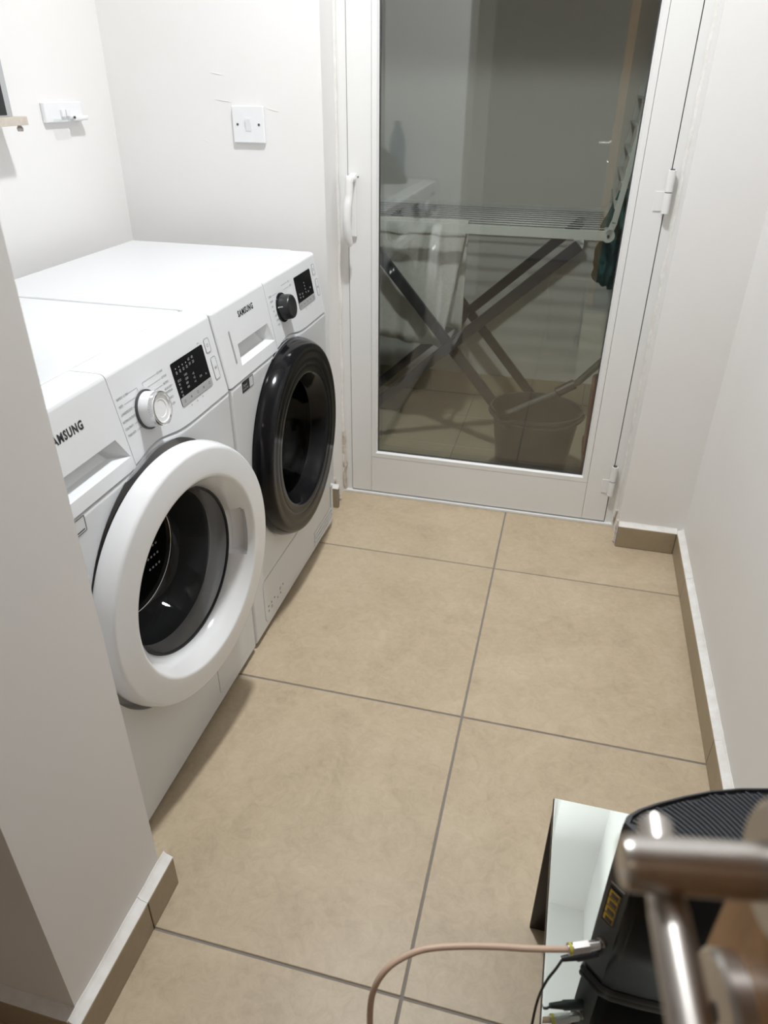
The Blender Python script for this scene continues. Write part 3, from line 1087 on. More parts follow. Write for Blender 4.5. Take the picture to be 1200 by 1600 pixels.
# dryer extras: tank slot, stickers, heat exchanger flap, vent grille
flat_plate('tank_slot', 0.0065, 0.068, 0.003, -0.001, 0.0005, pm(0.0415, 0.760), M_silver, d_drawer)
st = flat_plate('energy_sticker', 0.057, 0.024, 0.001, 0.0, 0.0004, fm(0.0690, 0.6740), M_white, dryer)
flat_plate('sticker_black_half', 0.037, 0.0236, 0.001, 0.0004, 0.0007, fm(0.0590, 0.6740), M_ink, st)
mb = MB()
frame_rect(mb, 0.057, 0.024, 0.001, 0.0012, 0.0004, 0.0007, fm(0.0690, 0.6740))
mb.build('sticker_outline', M_ink, st, smooth=False)
mb = MB()
text_into(mb, 'Digital', 0.0085, fm(0.0440, 0.6765, 0.0008))
text_into(mb, 'Inverter', 0.0085, fm(0.0440, 0.6690, 0.0008))
mb.build('sticker_lettering', M_inkl, st, smooth=False)
st = flat_plate('info_sticker', 0.026, 0.026, 0.0015, 0.0, 0.0004, fm(0.0890, 0.6740), M_white, washer)
mb = MB()
frame_rect(mb, 0.026, 0.026, 0.002, 0.0013, 0.0004, 0.0007, fm(0.0890, 0.6740))
mb.box(-0.009, 0.009, -0.0095, -0.0075, 0.0004, 0.0006, 0, 1, fm(0.0890, 0.6740))
mb.build('sticker_outline', M_ink, st, smooth=False)


def flap(root, y0, y1, z0, z1, r):
    mb = MB()
    w_, h_ = y1 - y0, z1 - z0
    FM = fm((y0 + y1) / 2, (z0 + z1) / 2)
    mb.prism(rrect(w_, h_, r), -0.002, 0.0007, FM)
    f = mb.build('service_flap', M_white, root, ang=30)
    mb = MB()
    frame_rect(mb, w_ + 0.0022, h_ + 0.0022, r + 0.001, 0.0011, -0.0005, 0.00035, FM)
    mb.build('flap_gap', M_mgrey, f, smooth=False)
    return f


fp = flap(dryer, 0.048, 0.405, 0.034, 0.160, 0.018)
mb = MB()
random.seed(7)
for i in range(6):
    for j in range(3):
        if random.random() < 0.3:
            continue
        y, z = 0.070 + i * 0.020, 0.060 + j * 0.014
        q = random.choice((0, 1, 2))
        if q == 0:
            mb.prism(rrect(0.006, 0.0055, 0.001), 0.0008, 0.0010, fm(y, z))
        elif q == 1:
            frame_rect(mb, 0.008, 0.007, 0.001, 0.0012, 0.0008, 0.0010, fm(y, z))
        else:
            mb.prism([(-0.004, -0.003), (0.004, -0.003), (0, 0.004)], 0.0008, 0.0010, fm(y, z))
mb.build('maintenance_icons', M_inkg, fp, smooth=False)
for k in range(4):
    mb = MB()
    mb.box(-0.001, 0.0028, 0.425, 0.590, 0.030 + k * 0.013, 0.037 + k * 0.013, 0.0012, 2)
    mb.build('vent_slat', M_white, dryer)
mb = MB()
mb.box(0.0, 0.0040, 0.585, 0.5995, 0.050, 0.150, 0.0015)
mb.build('side_trim', M_white, dryer)
flap(washer, 0.400, 0.552, 0.045, 0.140, 0.006)

# ------------------------------------------------------------------ wall fittings
sw = thing('light_switch', 'square white light switch plate on the wall above the dryer', 'light switch', (-0.770, YB, 1.131))
mb = MB()
mb.box(-0.0445, 0.0445, -0.009, 0.0, -0.0435, 0.0435, 0.003, 3)
mb.build('plate', M_wring, sw)
mb = MB()
mb.box(-0.0085, 0.0085, -0.0098, -0.008, -0.0155, 0.0155, 0.0005)
rk = mb.build('rocker_frame', M_white_p, sw)
mb = MB()
mb.loops([[(-0.0070, -0.0095, -0.0140), (0.0070, -0.0095, -0.0140), (0.0070, -0.0095, 0.0140), (-0.0070, -0.0095, 0.0140)],
          [(-0.0068, -0.0102, -0.0138), (0.0068, -0.0102, -0.0138), (0.0068, -0.0135, 0.0138), (-0.0068, -0.0135, 0.0138)]], True, True, True)
mb.build('rocker', M_wring, rk, smooth=False)
for sx in (-0.030, 0.030):
    mb = MB()
    mb.lathe([(0, 0.0032), (0.0006, 0.0032), (0.0006, 0.0001)], 14, Matrix.Translation((sx, -0.0090, 0)) @ Matrix.Rotation(-PI / 2, 4, 'Z'))
    o = mb.build('screw', M_dgrey, sw)
    o['label'] = 'dark screw head'

so = thing('wall_socket', 'white double socket plate with clear plug cover on left wall', 'socket', (XL, 1.205, 1.160))
mb = MB()
mb.box(0.0, 0.012, -0.074, 0.074, -0.022, 0.022, 0.003, 3)
mb.build('plate', M_wring, so)
for yy in (-0.011, 0.007):
    mb = MB()
    mb.box(0.011, 0.018, yy - 0.007, yy + 0.007, -0.010, 0.006, 0.0015, 2)
    mb.build('rocker', M_wring, so)
mb = MB()
mb.box(0.010, 0.030, -0.048, 0.008, -0.021, -0.013, 0.003, 3)
mb.build('clear_cover', M_clear, so)
mb = MB()
mb.box(0.010, 0.028, 0.016, 0.074, -0.020, -0.009, 0.004, 3)
mb.build('plug_cover', M_wring, so)
mb = MB()
mb.lathe([(0, 0.003), (0.004, 0.003), (0.004, 0.0001)], 10, Matrix.Translation((0.027, 0.013, -0.012)))
mb.build('cover_latch', M_dgrey, so)

SY = 0.962
sh_ = thing('wall_shelf', 'pale wooden wall shelf end at left edge of the photo', 'shelf', (XL, 0.72, 1.150))
mb = MB()
mb.box(0.0, 0.075, -0.30, SY + 0.020 - 0.72, -0.0085, 0.0085, 0.0012)
mb.build('board', M_beech, sh_)
mb = MB()
mb.lathe([(-0.012, 0.0001), (-0.012, 0.006), (-0.006, 0.007), (0.0, 0.003), (0.0001, 0.0001)], 14, Matrix.Translation((0.060, SY - 0.72 + 0.008, -0.0085)) @ Matrix.Rotation(-PI / 2, 4, 'Y'))
mb.build('screw', M_conn, sh_)
fr = thing('picture_panel', 'black panel with pale grey edge standing on wooden wall shelf', 'panel', (XL + 0.052, 0.72, 1.1587))
mb = MB()
mb.box(-0.008, 0.008, -0.25, SY - 0.72 - 0.006, 0.0, 0.32, 0.001)
mb.build('frame', M_silver, fr)
mb = MB()
mb.box(0.0079, 0.0086, -0.246, SY - 0.72 - 0.024, 0.003, 0.300)
mb.build('dark_face', M_blackm, fr, smooth=False)

# ceiling lamp that lights the room
lp_ = thing('ceiling_lamp', 'round white ceiling lamp above the laundry floor', 'lamp', (LAMP.x, LAMP.y, ZC))
mb = MB()
DZ = LAMP.z - ZC
mb.lathe([(0.0, 0.0001), (0.0, 0.11), (DZ * 0.6, 0.112), (DZ * 0.95, 0.095), (DZ - 0.001, 0.085), (DZ - 0.001, 0.0001)], 40, Matrix.Rotation(-PI / 2, 4, 'Y'))
mb.build('housing', M_white, lp_)

# ------------------------------------------------------------------ things seen only through / in the glass
rack = thing('drying_rack', 'folding clothes airer with dark grey crossed legs behind the glass', 'clothes airer', (0, 0, 0))
RY0, RY1, RZ = 1.955, 2.47, 0.815
RX0, RX1 = -0.72, 0.226
for yy in (RY0, RY1):
    mb = MB()
    mb.bar((RX0, yy, RZ), (RX1 - 0.02, yy, RZ), 0.012, 0.030, bev=0.002)
    hub = Matrix.Translation((RX1 - 0.022, yy, RZ + 0.001)) @ Matrix.Rotation(PI / 2, 4, 'Z')
    mb.lathe([(-0.009, 0.0001), (-0.009, 0.020), (0.009, 0.020), (0.009, 0.0001)], 24, hub)
    mb.build('side_rail', M_rackw, rack)
    mb = MB()
    mb.box(0.100, 0.132, yy - 0.007, yy + 0.007, RZ - 0.032, RZ - 0.010, 0.002)
    mb.lathe([(-0.007, 0.0001), (-0.007, 0.016), (0.007, 0.016), (0.007, 0.0001)], 24, Matrix.Translation((0.116, yy, RZ - 0.032)) @ Matrix.Rotation(PI / 2, 4, 'Z'))
    mb.build('leg_bracket', M_rackw, rack)
    for (x, z) in ((0.116, RZ - 0.032), (RX1 - 0.022, RZ + 0.001)):
        mb = MB()
        mb.lathe([(-0.0125, 0.0001), (-0.0125, 0.0045), (0.0125, 0.0045), (0.0125, 0.0001)], 14, Matrix.Translation((x, yy, z)) @ Matrix.Rotation(PI / 2, 4, 'Z'))
        mb.build('rivet', M_dgrey, rack)
mb = MB()
mb.bar((RX1 - 0.025, RY0, RZ), (RX1 - 0.025, RY1, RZ), 0.016, 0.016)
mb.build('end_rail', M_rackw, rack)
mb = MB()
mb.bar((RX0, RY0, RZ), (RX0, RY1, RZ), 0.016, 0.016)
mb.build('end_rail', M_rackw, rack)
for i in range(10):
    y = RY0 + (RY1 - RY0) * (i + 1) / 11
    mb = MB()
    mb.tube([(RX0, y, RZ + 0.006), (RX1 - 0.03, y, RZ + 0.006)], 0.0024, 6)
    mb.build('wire', M_wire, rack)
# legs, two crossed U frames
for (ya, yb, x0, x1) in ((RY0 - 0.012, RY1 - 0.03, 0.118, -0.720), (RY0 + 0.014, RY1 + 0.004 - 0.03, -0.615, 0.055)):
    for yy in (ya, yb):
        mb = MB()
        mb.bar((x0, yy, RZ - 0.030), (x1, yy, 0.018), 0.018, 0.037, upv=(0, 0, 1), bev=0.003)
        mb.build('leg', M_rackg, rack)
    mb = MB()
    mb.bar((x1, ya, 0.014), (x1, yb, 0.014), 0.024, 0.026, bev=0.004)
    mb.build('foot_bar', M_rackg, rack)
mb = MB()
mb.bar((-0.290, RY0 - 0.012, 0.410), (-0.290, RY1 - 0.02, 0.410), 0.014, 0.014)
mb.build('pivot_rod', M_rackg, rack)
# raised wing
wang = math.radians(83)
wd = Vector((math.cos(wang), 0, math.sin(wang)))
w0 = Vector((RX1 - 0.022, 0, RZ + 0.004))
for yy in (RY0 - 0.004, RY1 - 0.03):
    mb = MB()
    a = w0 + Vector((0, yy, 0))
    b = a + Vector((0.012, 0, 0.040))
    c = b + wd * 0.37
    mb.bar(a, b, 0.010, 0.020, upv=(1, 0, 0), bev=0.002)
    mb.bar(b - wd * 0.006, c, 0.010, 0.018, upv=(1, 0, 0), bev=0.002)
    mb.build('wing_arm', M_rackw, rack)
for i in range(5):
    p = w0 + Vector((0.012, 0, 0.040)) + wd * (0.04 + 0.075 * i)
    mb = MB()
    mb.bar(p + Vector((-0.006, RY0 - 0.004, 0)), p + Vector((-0.006, RY1 - 0.03, 0)), 0.006, 0.012, upv=(1, 0, 0))
    mb.build('wing_rod', M_rackw, rack)


def cloth(name, rows, material, amp, freq, thick=0.003, seed=0, parent=None):
    """rows: list of (left point, right point) down the cloth; folds pushed along y"""
    mb = MB()
    n = 28
    lps = []
    for k, (a, b) in enumerate(rows):
        a, b = Vector(a), Vector(b)
        lp = []
        for i in range(n + 1):
            t = i / n
            p = a.lerp(b, t)
            f = amp[k] * (math.sin(t * freq + seed) + 0.5 * math.sin(t * freq * 2.3 + 1.7 * seed + k * 0.25))
            lp.append(p + Vector((0, f, 0.15 * f)))
        lps.append(lp)
    mb.loops(lps, False)
    o = mb.build(name, material, parent, ang=80)
    md = o.modifiers.new('thickness', 'SOLIDIFY')
    md.thickness = thick
    return o


ty = 2.049
rows, am = [], []
for k in range(13):     # front drop
    t = 1 - k / 12
    rows.append(((-0.68, ty - 0.012 - 0.012 * t, RZ + 0.010 - t * (RZ + 0.01 - 0.415)), (-0.258 - 0.070 * t, ty - 0.012 - 0.012 * t, RZ + 0.010 - t * (RZ + 0.012 - 0.385))))
    am.append(0.002 + 0.007 * t)
rows.append(((-0.68, ty, RZ + 0.0125), (-0.258, ty, RZ + 0.0125)))
am.append(0.001)
for k in range(13):
    t = k / 12
    rows.append(((-0.68, ty + 0.012 + 0.014 * t, RZ + 0.010 - t * 0.36), (-0.258 - 0.004 * t, ty + 0.012 + 0.014 * t, RZ + 0.010 - t * 0.385)))
    am.append(0.002 + 0.007 * t)
tag(cloth('towel', rows, M_towel, am, 15, seed=1.3), 'pale grey towel hung over the wires of the clothes airer', 'towel')

# crumpled green cloth on the raised wing
mbg = MB()
lps = []
NC = 64
for k in range(31):
    t = k / 30
    z = 0.925 - 0.305 * t
    env = 0.35 + 0.65 * min(1, t / 0.35)
    if t > 0.86:
        env *= max(0.05, math.sqrt(max(0.0, 1 - ((t - 0.86) / 0.14) ** 2)))
    lp = []
    for i in range(NC):
        a = 2 * PI * i / NC
        c, d = math.cos(a), math.sin(a)
        fold = 1 + 0.16 * math.cos(5 * a + 2.2 * t) + 0.10 * math.sin(9 * a - 3 * t)
        v = Vector((c * 1.6, d * 1.6, z * 17))
        fold += 0.28 * noise.noise(v) + 0.12 * noise.noise(v * 2.3)
        lp.append((0.245 - 0.012 * t + 0.052 * env * fold * c, 2.16 + 0.115 * env * fold * d, z - 0.035 * max(0, c) * (t > 0.5) * (t - 0.5) + 0.012 * noise.noise(Vector((c * 3, d * 3, 5)))))
    lps.append(lp)
mbg.loops(lps, True, True, True)
gcl = mbg.build('green_cloth', M_teal, None, ang=80)
tag(gcl, 'crumpled dark green cloth hung on the raised wing of the airer', 'cloth')

# bucket with rolled rim and pouring lip
bk = thing('bucket', 'grey oval plastic bucket with rolled rim standing behind the glass door', 'bucket', (0.052, 1.790, 0.0))


def bk_pt(t, r, z, lip):
    x, y = 0.158 * math.cos(t), 0.140 * math.sin(t)
    d = ((t - math.radians(232) + PI) % (2 * PI)) - PI
    b = math.exp(-(d / 0.22) ** 2) * lip
    k = r + 0.16 * b
    return Vector((x * k, y * k, z - 0.012 * b))


mb = MB()
prof = [(0.0, 0.70, 0), (0.004, 0.74, 0), (0.03, 0.755, 0), (0.14, 0.83, 0), (0.24, 0.915, 0.2), (0.262, 0.935, 0.7), (0.268, 0.985, 1), (0.276, 1.0, 1), (0.281, 0.985, 1), (0.281, 0.955, 1), (0.272, 0.925, 0.8), (0.24, 0.895, 0.2), (0.14, 0.812, 0), (0.03, 0.735, 0), (0.008, 0.70, 0)]
lps = [[bk_pt(2 * PI * i / 72, r, z, lip) for i in range(72)] for z, r, lip in prof]
mb.loops(lps, True, True, True)
bko = mb.build('pail', M_bucket, bk, ang=50)
mb = MB()
pts = [bk_pt(PI * 1.0 + PI * i / 24, 1.01, 0.268 - 0.010 * math.sin(PI * i / 24), 0) for i in range(25)]
mb.tube(pts, 0.0045, 8)
mb.build('bail_handle', M_bucket, bk)

mop = thing('mop', 'grey mop pole with sleeve and black grip lying across the bucket', 'mop', (0, 0, 0))
P0, P1, P2, P3 = Vector((-0.030, 1.735, 0.030)), Vector((0.111, 1.775, 0.345)), Vector((0.165, 1.790, 0.375)), Vector((0.285, 1.815, 0.505))
A0 = Vector((-0.045, 1.735, 0.268))
mb = MB()
mb.tube([A0, A0.lerp(P1, 0.5), P1], 0.010, 14)
mb.build('pole', mat('smoky_grey_pole', (0.12, 0.12, 0.12), 0.2), mop)
mb = MB()
d_ = (P2 - P1)
mb.tube([P1 - d_ * 0.05, P1, P2, P2 + d_ * 0.05], [0.013, 0.017, 0.017, 0.013], 16)
mb.build('sleeve', M_bucket, mop)
mb = MB()
mb.tube([P2, P2 + d_ * 0.2, P3], [0.010, 0.012, 0.012], 14)
mb.build('grip', M_blackm, mop)
mb = MB()
mb.tube([A0 - (P1 - A0) * 0.06, A0, A0 + (P1 - A0) * 0.04], [0.008, 0.013, 0.011], 14)
mb.build('end_cap', M_bucket, mop)

rd = thing('red_bin', 'dark red plastic container standing right of the grey bucket', 'container', (0.314, 1.692, 0.0))
mb = MB()
lps = []
for z, s_ in ((0.0, 0.90), (0.02, 0.94), (0.10, 0.96), (0.18, 0.975), (0.185, 1.03), (0.205, 1.03), (0.21, 0.98), (0.42, 1.02), (0.425, 0.96), (0.03, 0.88)):
    lps.append([(x * s_, y * s_, z) for x, y in rrect(0.19, 0.165, 0.02)])
mb.loops(lps, True, True, True)
mb.build('tub', M_red, rd, ang=40)

# bottle and dark bag on the washer, hidden by the partition, mirrored in the pane
bt = thing('bottle', 'clear blue plastic bottle on the washing machine, mirrored in door glass', 'bottle', (-0.735, 0.140, 0.8467))
mb = MB()
mb.lathe([(0.0, 0.0001), (0.0, 0.034), (0.004, 0.038), (0.05, 0.038), (0.055, 0.036), (0.13, 0.036), (0.135, 0.038), (0.17, 0.036), (0.195, 0.024), (0.21, 0.015), (0.222, 0.014)], 32, Matrix.Rotation(-PI / 2, 4, 'Y'))
mb.build('vessel', M_bottle, bt)
mb = MB()
mb.lathe([(0.218, 0.0165), (0.236, 0.0165), (0.238, 0.0145), (0.238, 0.0001)], 24, Matrix.Rotation(-PI / 2, 4, 'Y'))
mb.build('cap', M_mgrey, bt)
mb = MB()
lps = []
NB = 32
for j in range(0, 13):
    t = j / 12
    z = 0.17 * math.sin(t * PI / 2)
    rr = math.cos(t * PI / 2) ** 0.7 if t < 1 else 0.01
    lp = []
    for i in range(NB):
        a = 2 * PI * i / NB
        q = 1 + 0.22 * noise.noise(Vector((math.cos(a) * 2.2, math.sin(a) * 2.2, z * 14)))
        lp.append((-0.745 - 0.25 * z + 0.085 * rr * q * math.cos(a), 0.262 + 0.075 * rr * q * math.sin(a), 0.8467 + z * (0.9 + 0.25 * math.cos(a + PI))))
    lps.append(lp)
mb.loops(lps, True, True, True)
tag(mb.build('bag', M_bag, None, ang=70), 'slumped black fabric bag on the washing machine behind the partition', 'bag')

# ------------------------------------------------------------------ mirrored side table with router
tb = thing('side_table', 'low mirrored side table with dark inner faces beside right wall', 'side table', (0.345, -0.075, 0.0))
TX0, TX1, TY0, TY1, TZ = -0.161, 0.168, -0.245, 0.247, 0.324
mb = MB()
mb.box(TX0, TX1, TY0, TY1, TZ - 0.012, TZ - 0.0045, 0.001, 1)
tp = mb.build('top', M_tblack, tb)
mb = MB()
mb.box(TX0 + 0.0012, TX1 - 0.0012, TY0 + 0.001, TY1 - 0.003, TZ - 0.0044, TZ, 0.0012, 2)
mb.build('mirror_top', M_mirror, tp)
for y0, y1, out in ((TY1 - 0.012, TY1 - 0.004, 1), (TY0 + 0.004, TY0 + 0.012, -1)):
    mb = MB()
    mb.box(TX0 + 0.001, TX1 - 0.001, y0, y1, 0.0, TZ - 0.012, 0.0008, 1)
    lg = mb.build('leg_panel', M_tblack, tb)
    mb = MB()
    yy = (y1, y1 + 0.0035) if out > 0 else (y0 - 0.0035, y0)
    mb.box(TX0 + 0.002, TX1 - 0.002, yy[0], yy[1], 0.0, TZ - 0.012)
    mb.build('mirror_face', M_mirror, lg, smooth=False)

rt = thing('router', 'dark slate tower router with ribbed top standing on mirrored table', 'router', (0.0, 0.0, TZ))
A_, B_ = (0.229, -0.066), (0.250, -0.084)
plan = [A_, (0.2325, -0.056), (0.243, -0.046), (0.262, -0.033), (0.290, -0.017), (0.318, -0.003), (0.350, 0.009), (0.385, 0.018), (0.418, 0.019), (0.445, 0.010), (0.462, -0.008), (0.466, -0.030), (0.455, -0.050), (0.425, -0.066), (0.385, -0.078), (0.340, -0.086), (0.295, -0.088), (0.262, -0.0875), B_]
cx_, cy_ = 0.345, -0.035
RH = 0.272


def ring(z, s_, dx=0.0):
    return [(cx_ + (x - cx_) * s_ + dx, cy_ + (y - cy_) * s_, z) for x, y in plan]


mb = MB()
mb.loops([ring(0.0, 0.90), ring(0.0, 0.965), ring(0.006, 0.985), ring(0.02, 0.995), ring(0.10, 1.0), ring(RH - 0.012, 1.0), ring(RH - 0.003, 0.997), ring(RH, 0.985), ring(RH, 0.945), ring(RH - 0.005, 0.935)], True, True, True)
sh2 = mb.build('shell', M_router, rt, ang=40)
mb = MB()
mb.loops([ring(0.0, 0.9), ring(-0.0, 1.02), ring(0.005, 1.03), ring(0.012, 1.015)], True, True, True)
mb.build('base', M_routerf, rt, ang=40)
# glossy front sheet
near = plan[12:] 
mb = MB()
fr_pts = [p for p in plan[10:]]
inn = [(cx_ + (x - cx_) * 1.012, cy_ + (y - cy_) * 1.012) for x, y in fr_pts]
mb.loops([[(x, y, 0.014) for x, y in inn], [(x, y, 0.10) for x, y in inn], [(x, y, RH - 0.016) for x, y in inn]], False)
fs = mb.build('front_cover', M_routerf, rt, ang=50)
fs.modifiers.new('thickness', 'SOLIDIFY').thickness = 0.001


def inside(x, y, poly):
    c = False
    j = len(poly) - 1
    for i in range(len(poly)):
        xi, yi = poly[i]
        xj, yj = poly[j]
        if (yi > y) != (yj > y) and x < (xj - xi) * (y - yi) / (yj - yi) + xi:
            c = not c
        j = i
    return c


ip = [(cx_ + (x - cx_) * 0.935, cy_ + (y - cy_) * 0.935) for x, y in plan]
mb = MB()
# concentric curved ribs centred to the near left
ccx, ccy = 0.205, -0.150
for i in range(62):
    R_ = 0.072 + i * 0.0050
    seg = []
    for k in range(120):
        a = math.radians(-10 + 110 * k / 119)
        x, y = ccx + R_ * math.cos(a), ccy + R_ * math.sin(a)
        if inside(x, y, ip):
            seg.append((x, y))
        elif len(seg) > 1:
            mb.tube([(x_, y_, RH - 0.0035) for x_, y_ in seg[::2]], 0.0016, 6) if len(seg) > 3 else None
            seg = []
        else:
            seg = []
    if len(seg) > 3:
        mb.tube([(x_, y_, RH - 0.0035) for x_, y_ in seg[::2]], 0.0016, 6)
o = mb.build('grille_ribs', M_rib, rt)
o['kind'] = 'stuff'
mb = MB()
mb.loops([[(x, y, RH - 0.0045) for x, y in ip], [(x, y, RH - 0.0042) for x, y in ip]], True, True, True)
mb.build('grille_bed', M_ink, rt, smooth=False)
# port strip on the narrow end
ab = Vector((B_[0] - A_[0], B_[1] - A_[1], 0))
pw = ab.length
ab.normalize()
pn = Vector((ab.y, -ab.x, 0))
if pn.x > 0:
    pn = -pn
mid = Vector(((A_[0] + B_[0]) / 2, (A_[1] + B_[1]) / 2, 0))
PMx = Matrix(((ab.x, 0, pn.x, mid.x), (ab.y, 0, pn.y, mid.y), (0, 1, 0, 0), (0, 0, 0, 1)))


def port_m(u_, z, off=0.0):
    return PMx @ Matrix.Translation((u_, z, off))


for k in range(4):
    mb = MB()
    mb.box(-0.0065, 0.0065, -0.0060, 0.0060, 0.0, 0.0012, 0.0006, 1, port_m(-0.001, 0.124 + k * 0.0138))
    pt_ = mb.build('network_port', M_gold, rt)
    mb = MB()
    mb.box(-0.0045, 0.0045, -0.0040, 0.0030, 0.0012, 0.0016, 0, 1, port_m(0.000, 0.124 + k * 0.0138))
    mb.build('port_hole', M_tblack, pt_, smooth=False)
mb = MB()
frame_rect(mb, 0.016, 0.058, 0.001, 0.0010, 0.0, 0.0016, port_m(-0.001, 0.1447))
mb.build('port_frame', M_router, rt, smooth=False)
mb = MB()
mb.box(-0.0085, 0.0085, -0.0008, 0.0008, 0.0, 0.001, 0, 1, port_m(0, 0.182))
mb.build('port_mark', M_silver, rt, smooth=False)
mb = MB()
mb.box(-0.006, 0.006, -0.012, 0.012, 0.0, 0.0008, 0.0004, 1, port_m(0.001, 0.208))
mb.build('phone_port', M_ink, rt)
mb = MB()
CP = port_m(0.0, 0.080) @ Matrix.Rotation(-PI / 2, 4, 'Y')
mb.lathe([(0.0, 0.0060), (0.003, 0.0060), (0.003, 0.0042), (0.010, 0.0042)], 16, CP)
mb.build('coax_socket', M_conn, rt)


def spline(pts, n=8):
    P = [Vector(p) for p in pts]
    P = [P[0] * 2 - P[1]] + P + [P[-1] * 2 - P[-2]]
    out = []
    for i in range(1, len(P) - 2):
        for k in range(n):
            t = k / n
            a, b, c, d = P[i - 1], P[i], P[i + 1], P[i + 2]
            out.append(0.5 * ((2 * b) + (c - a) * t + (2 * a - 5 * b + 4 * c - d) * t * t + (3 * b - a - 3 * c + d) * t ** 3))
    out.append(P[-2])
    return out


# coax cable
COAX = [Vector(q) for q in ((0.209, -0.090, 0.403), (0.188, -0.0965, 0.4030), (0.160, -0.103, 0.4025), (0.128, -0.109, 0.402), (0.087, -0.119, 0.402), (0.049, -0.131, 0.400), (0.025, -0.144, 0.394), (0.010, -0.156, 0.385), (0.000, -0.168, 0.365), (-0.002, -0.178, 0.335), (0.003, -0.189, 0.29), (0.026, -0.221, 0.19))]
PWR = [Vector(q) for q in ((0.218, -0.083, 0.379), (0.194, -0.098, 0.368), (0.1855, -0.106, 0.352), (0.1795, -0.115, 0.325), (0.1775, -0.128, 0.285), (0.1765, -0.15, 0.2))]
cs = PMx @ Vector((0.0, 0.0, 0.006)) + Vector((0, 0, TZ + 0.080))
cd = (COAX[0] - cs).normalized()
ce = cs + cd * 0.036
cx = thing('coax_cable', 'beige coaxial cable curving from the router over the floor tiles', 'cable', cs)
mb = MB()
L_ = lambda p: Vector(p) - cs
mb.tube([L_(cs), L_(cs + cd * 0.012)], 0.0052, 16)
mb.tube([L_(cs + cd * 0.012), L_(cs + cd * 0.030)], 0.0068, 6)
mb.tube([L_(cs + cd * 0.030), L_(ce)], 0.0058, 16)
cn = mb.build('connector', M_conn, cx, ang=30)
mb = MB()
mb.tube([L_(cs + cd * 0.0315), L_(cs + cd * 0.0348)], 0.0064, 16)
mb.build('colour_band', M_yel, cn)
mb = MB()
wire = spline([ce] + COAX[1:] + [Vector((0.02, -0.30, 0.06)), Vector((0.04, -0.38, 0.0045)), Vector((0.10, -0.60, 0.0045)), Vector((0.12, -0.9, 0.0045))], 8)
mb.tube([L_(p) for p in wire], 0.0036, 12)
mb.build('cord', M_coax, cx)

# black power cable
ps = PMx @ Vector((-0.001, 0.0, 0.002)) + Vector((0, 0, TZ + 0.058))
pw_ = thing('power_cable', 'thin black power cable drooping from the router plug', 'cable', ps)
L2 = lambda p: Vector(p) - ps
pd = (PWR[0] - ps).normalized()
mb = MB()
mb.tube([L2(ps), L2(ps + pd * 0.024), L2(ps + pd * 0.026), L2(ps + pd * 0.042)], [0.0058, 0.0058, 0.0046, 0.0030], 14)
mb.build('plug', M_blackm, pw_)
mb = MB()
pe = ps + pd * 0.040
wire = spline([pe] + PWR[1:] + [Vector((0.174, -0.22, 0.10)), Vector((0.172, -0.29, 0.006)), Vector((0.172, -0.42, 0.003)), Vector((0.26, -0.8, 0.003))], 8)
mb.tube([L2(p) for p in wire], 0.0016, 8)
mb.build('cord', M_blackm, pw_)

# ------------------------------------------------------------------ room door standing open by the camera
O_ = Vector((0.207, -0.355, 0.0))
t_ = Vector((0.170, -0.985, 0)).normalized()
n_ = Vector((-0.985, -0.170, 0)).normalized()
DM = Matrix(((t_.x, n_.x, 0, O_.x), (t_.y, n_.y, 0, O_.y), (0, 0, 1, 0), (0, 0, 0, 1)))
d2 = bpy.data.objects.new('door_2', None)
COL.objects.link(d2)
d2.matrix_world = DM
struct(d2)
d2['label'] = 'open orange-brown wooden door with brushed steel lever handle'
mb = MB()
mb.box(0.0, 0.80, -0.040, 0.0, 0.008, 2.05, 0.0015)
mb.build('leaf', M_wood, d2)
HT, HZ = 0.029, 0.9855
ax = Matrix.Translation((HT, 0, HZ)) @ Matrix.Rotation(PI / 2, 4, 'Z')
mb = MB()
mb.lathe([(0.0, 0.0001), (0.0, 0.0098), (0.058, 0.0098), (0.0605, 0.0090), (0.0610, 0.0078), (0.0610, 0.0001)], 32, ax)
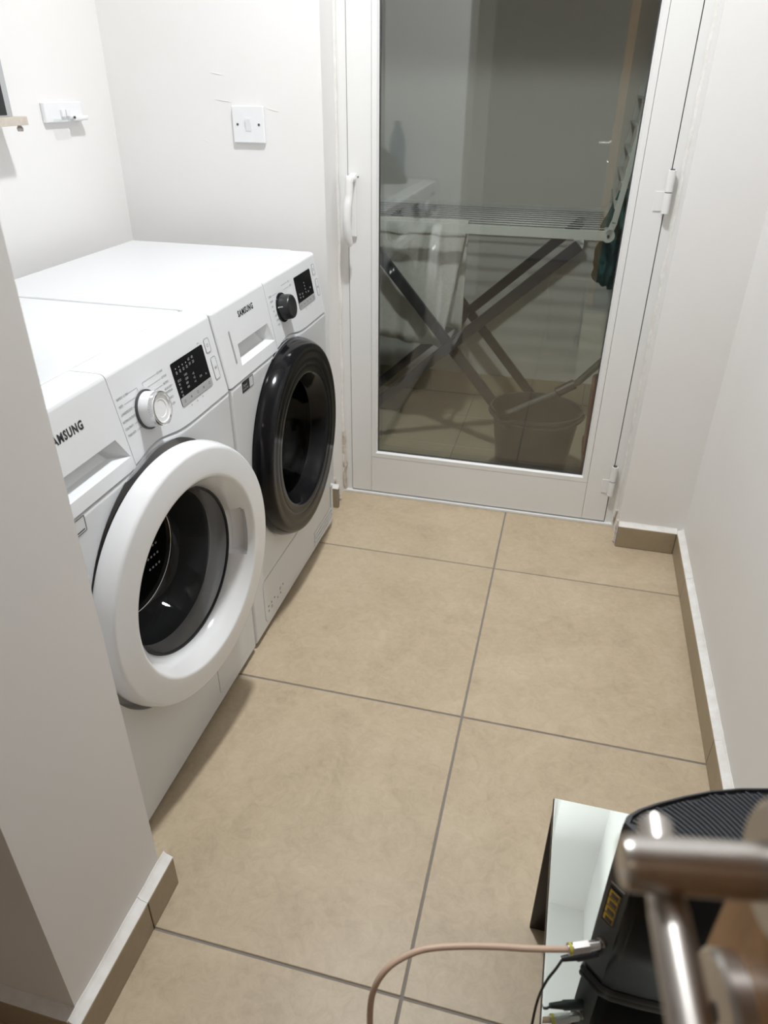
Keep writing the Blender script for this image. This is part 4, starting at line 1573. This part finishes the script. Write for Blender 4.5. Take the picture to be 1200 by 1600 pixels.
nk = mb.build('handle_neck', M_steel, d2)
mb = MB()
mb.lathe([(0.0608, 0.0001), (0.0608, 0.0016), (0.0613, 0.0014), (0.0613, 0.0001)], 12, Matrix.Translation((0.004, 0, -0.0015)) @ ax)
mb.build('grub_screw', M_white, nk)
mb = MB()
LZ = 0.9725
mb.tube([(0.0015, 0.0401, LZ), (0.0025, 0.0402, LZ), (0.0378, 0.0440, LZ), (0.0381, 0.0440, LZ), (0.0385, 0.0440, LZ), (0.0388, 0.0440, LZ), (0.1380, 0.0510, LZ), (0.1390, 0.0510, LZ)], [0.0056, 0.0066, 0.0068, 0.0063, 0.0063, 0.0071, 0.0073, 0.0062], 32)
mb.build('lever', M_steel, d2, ang=40)
mb = MB()
mb.lathe([(0.0, 0.0001), (0.0, 0.025), (0.006, 0.025), (0.009, 0.022), (0.009, 0.0105)], 40, ax)
mb.build('handle_rose', M_steel, d2)
mb = MB()
ax2 = Matrix.Translation((HT + 0.006, 0, 0.8960)) @ Matrix.Rotation(PI / 2, 4, 'Z')
mb.lathe([(0.0, 0.0001), (0.0, 0.0255), (0.0075, 0.0255), (0.0095, 0.0235), (0.0098, 0.0200), (0.0098, 0.0001)], 40, ax2)
kr = mb.build('key_rose', M_steel, d2)
mb = MB()
mb.box(HT + 0.006 - 0.0022, HT + 0.006 + 0.0022, 0.0098, 0.0102, 0.884, 0.899)
mb.lathe([(0.0098, 0.0001), (0.0098, 0.004), (0.0102, 0.004), (0.0102, 0.0001)], 16, Matrix.Translation((HT + 0.006, 0, 0.900)) @ Matrix.Rotation(PI / 2, 4, 'Z'))
mb.build('keyhole', M_ink, kr, smooth=False)
for zc in (0.25, 1.0, 1.8):
    mb = MB()
    mb.lathe([(zc - 0.045, 0.0001), (zc - 0.045, 0.007), (zc + 0.045, 0.007), (zc + 0.045, 0.0001)], 14, Matrix.Translation((0.806, 0.003, 0)) @ Matrix.Rotation(-PI / 2, 4, 'Y'))
    mb.build('hinge', M_steel, d2)
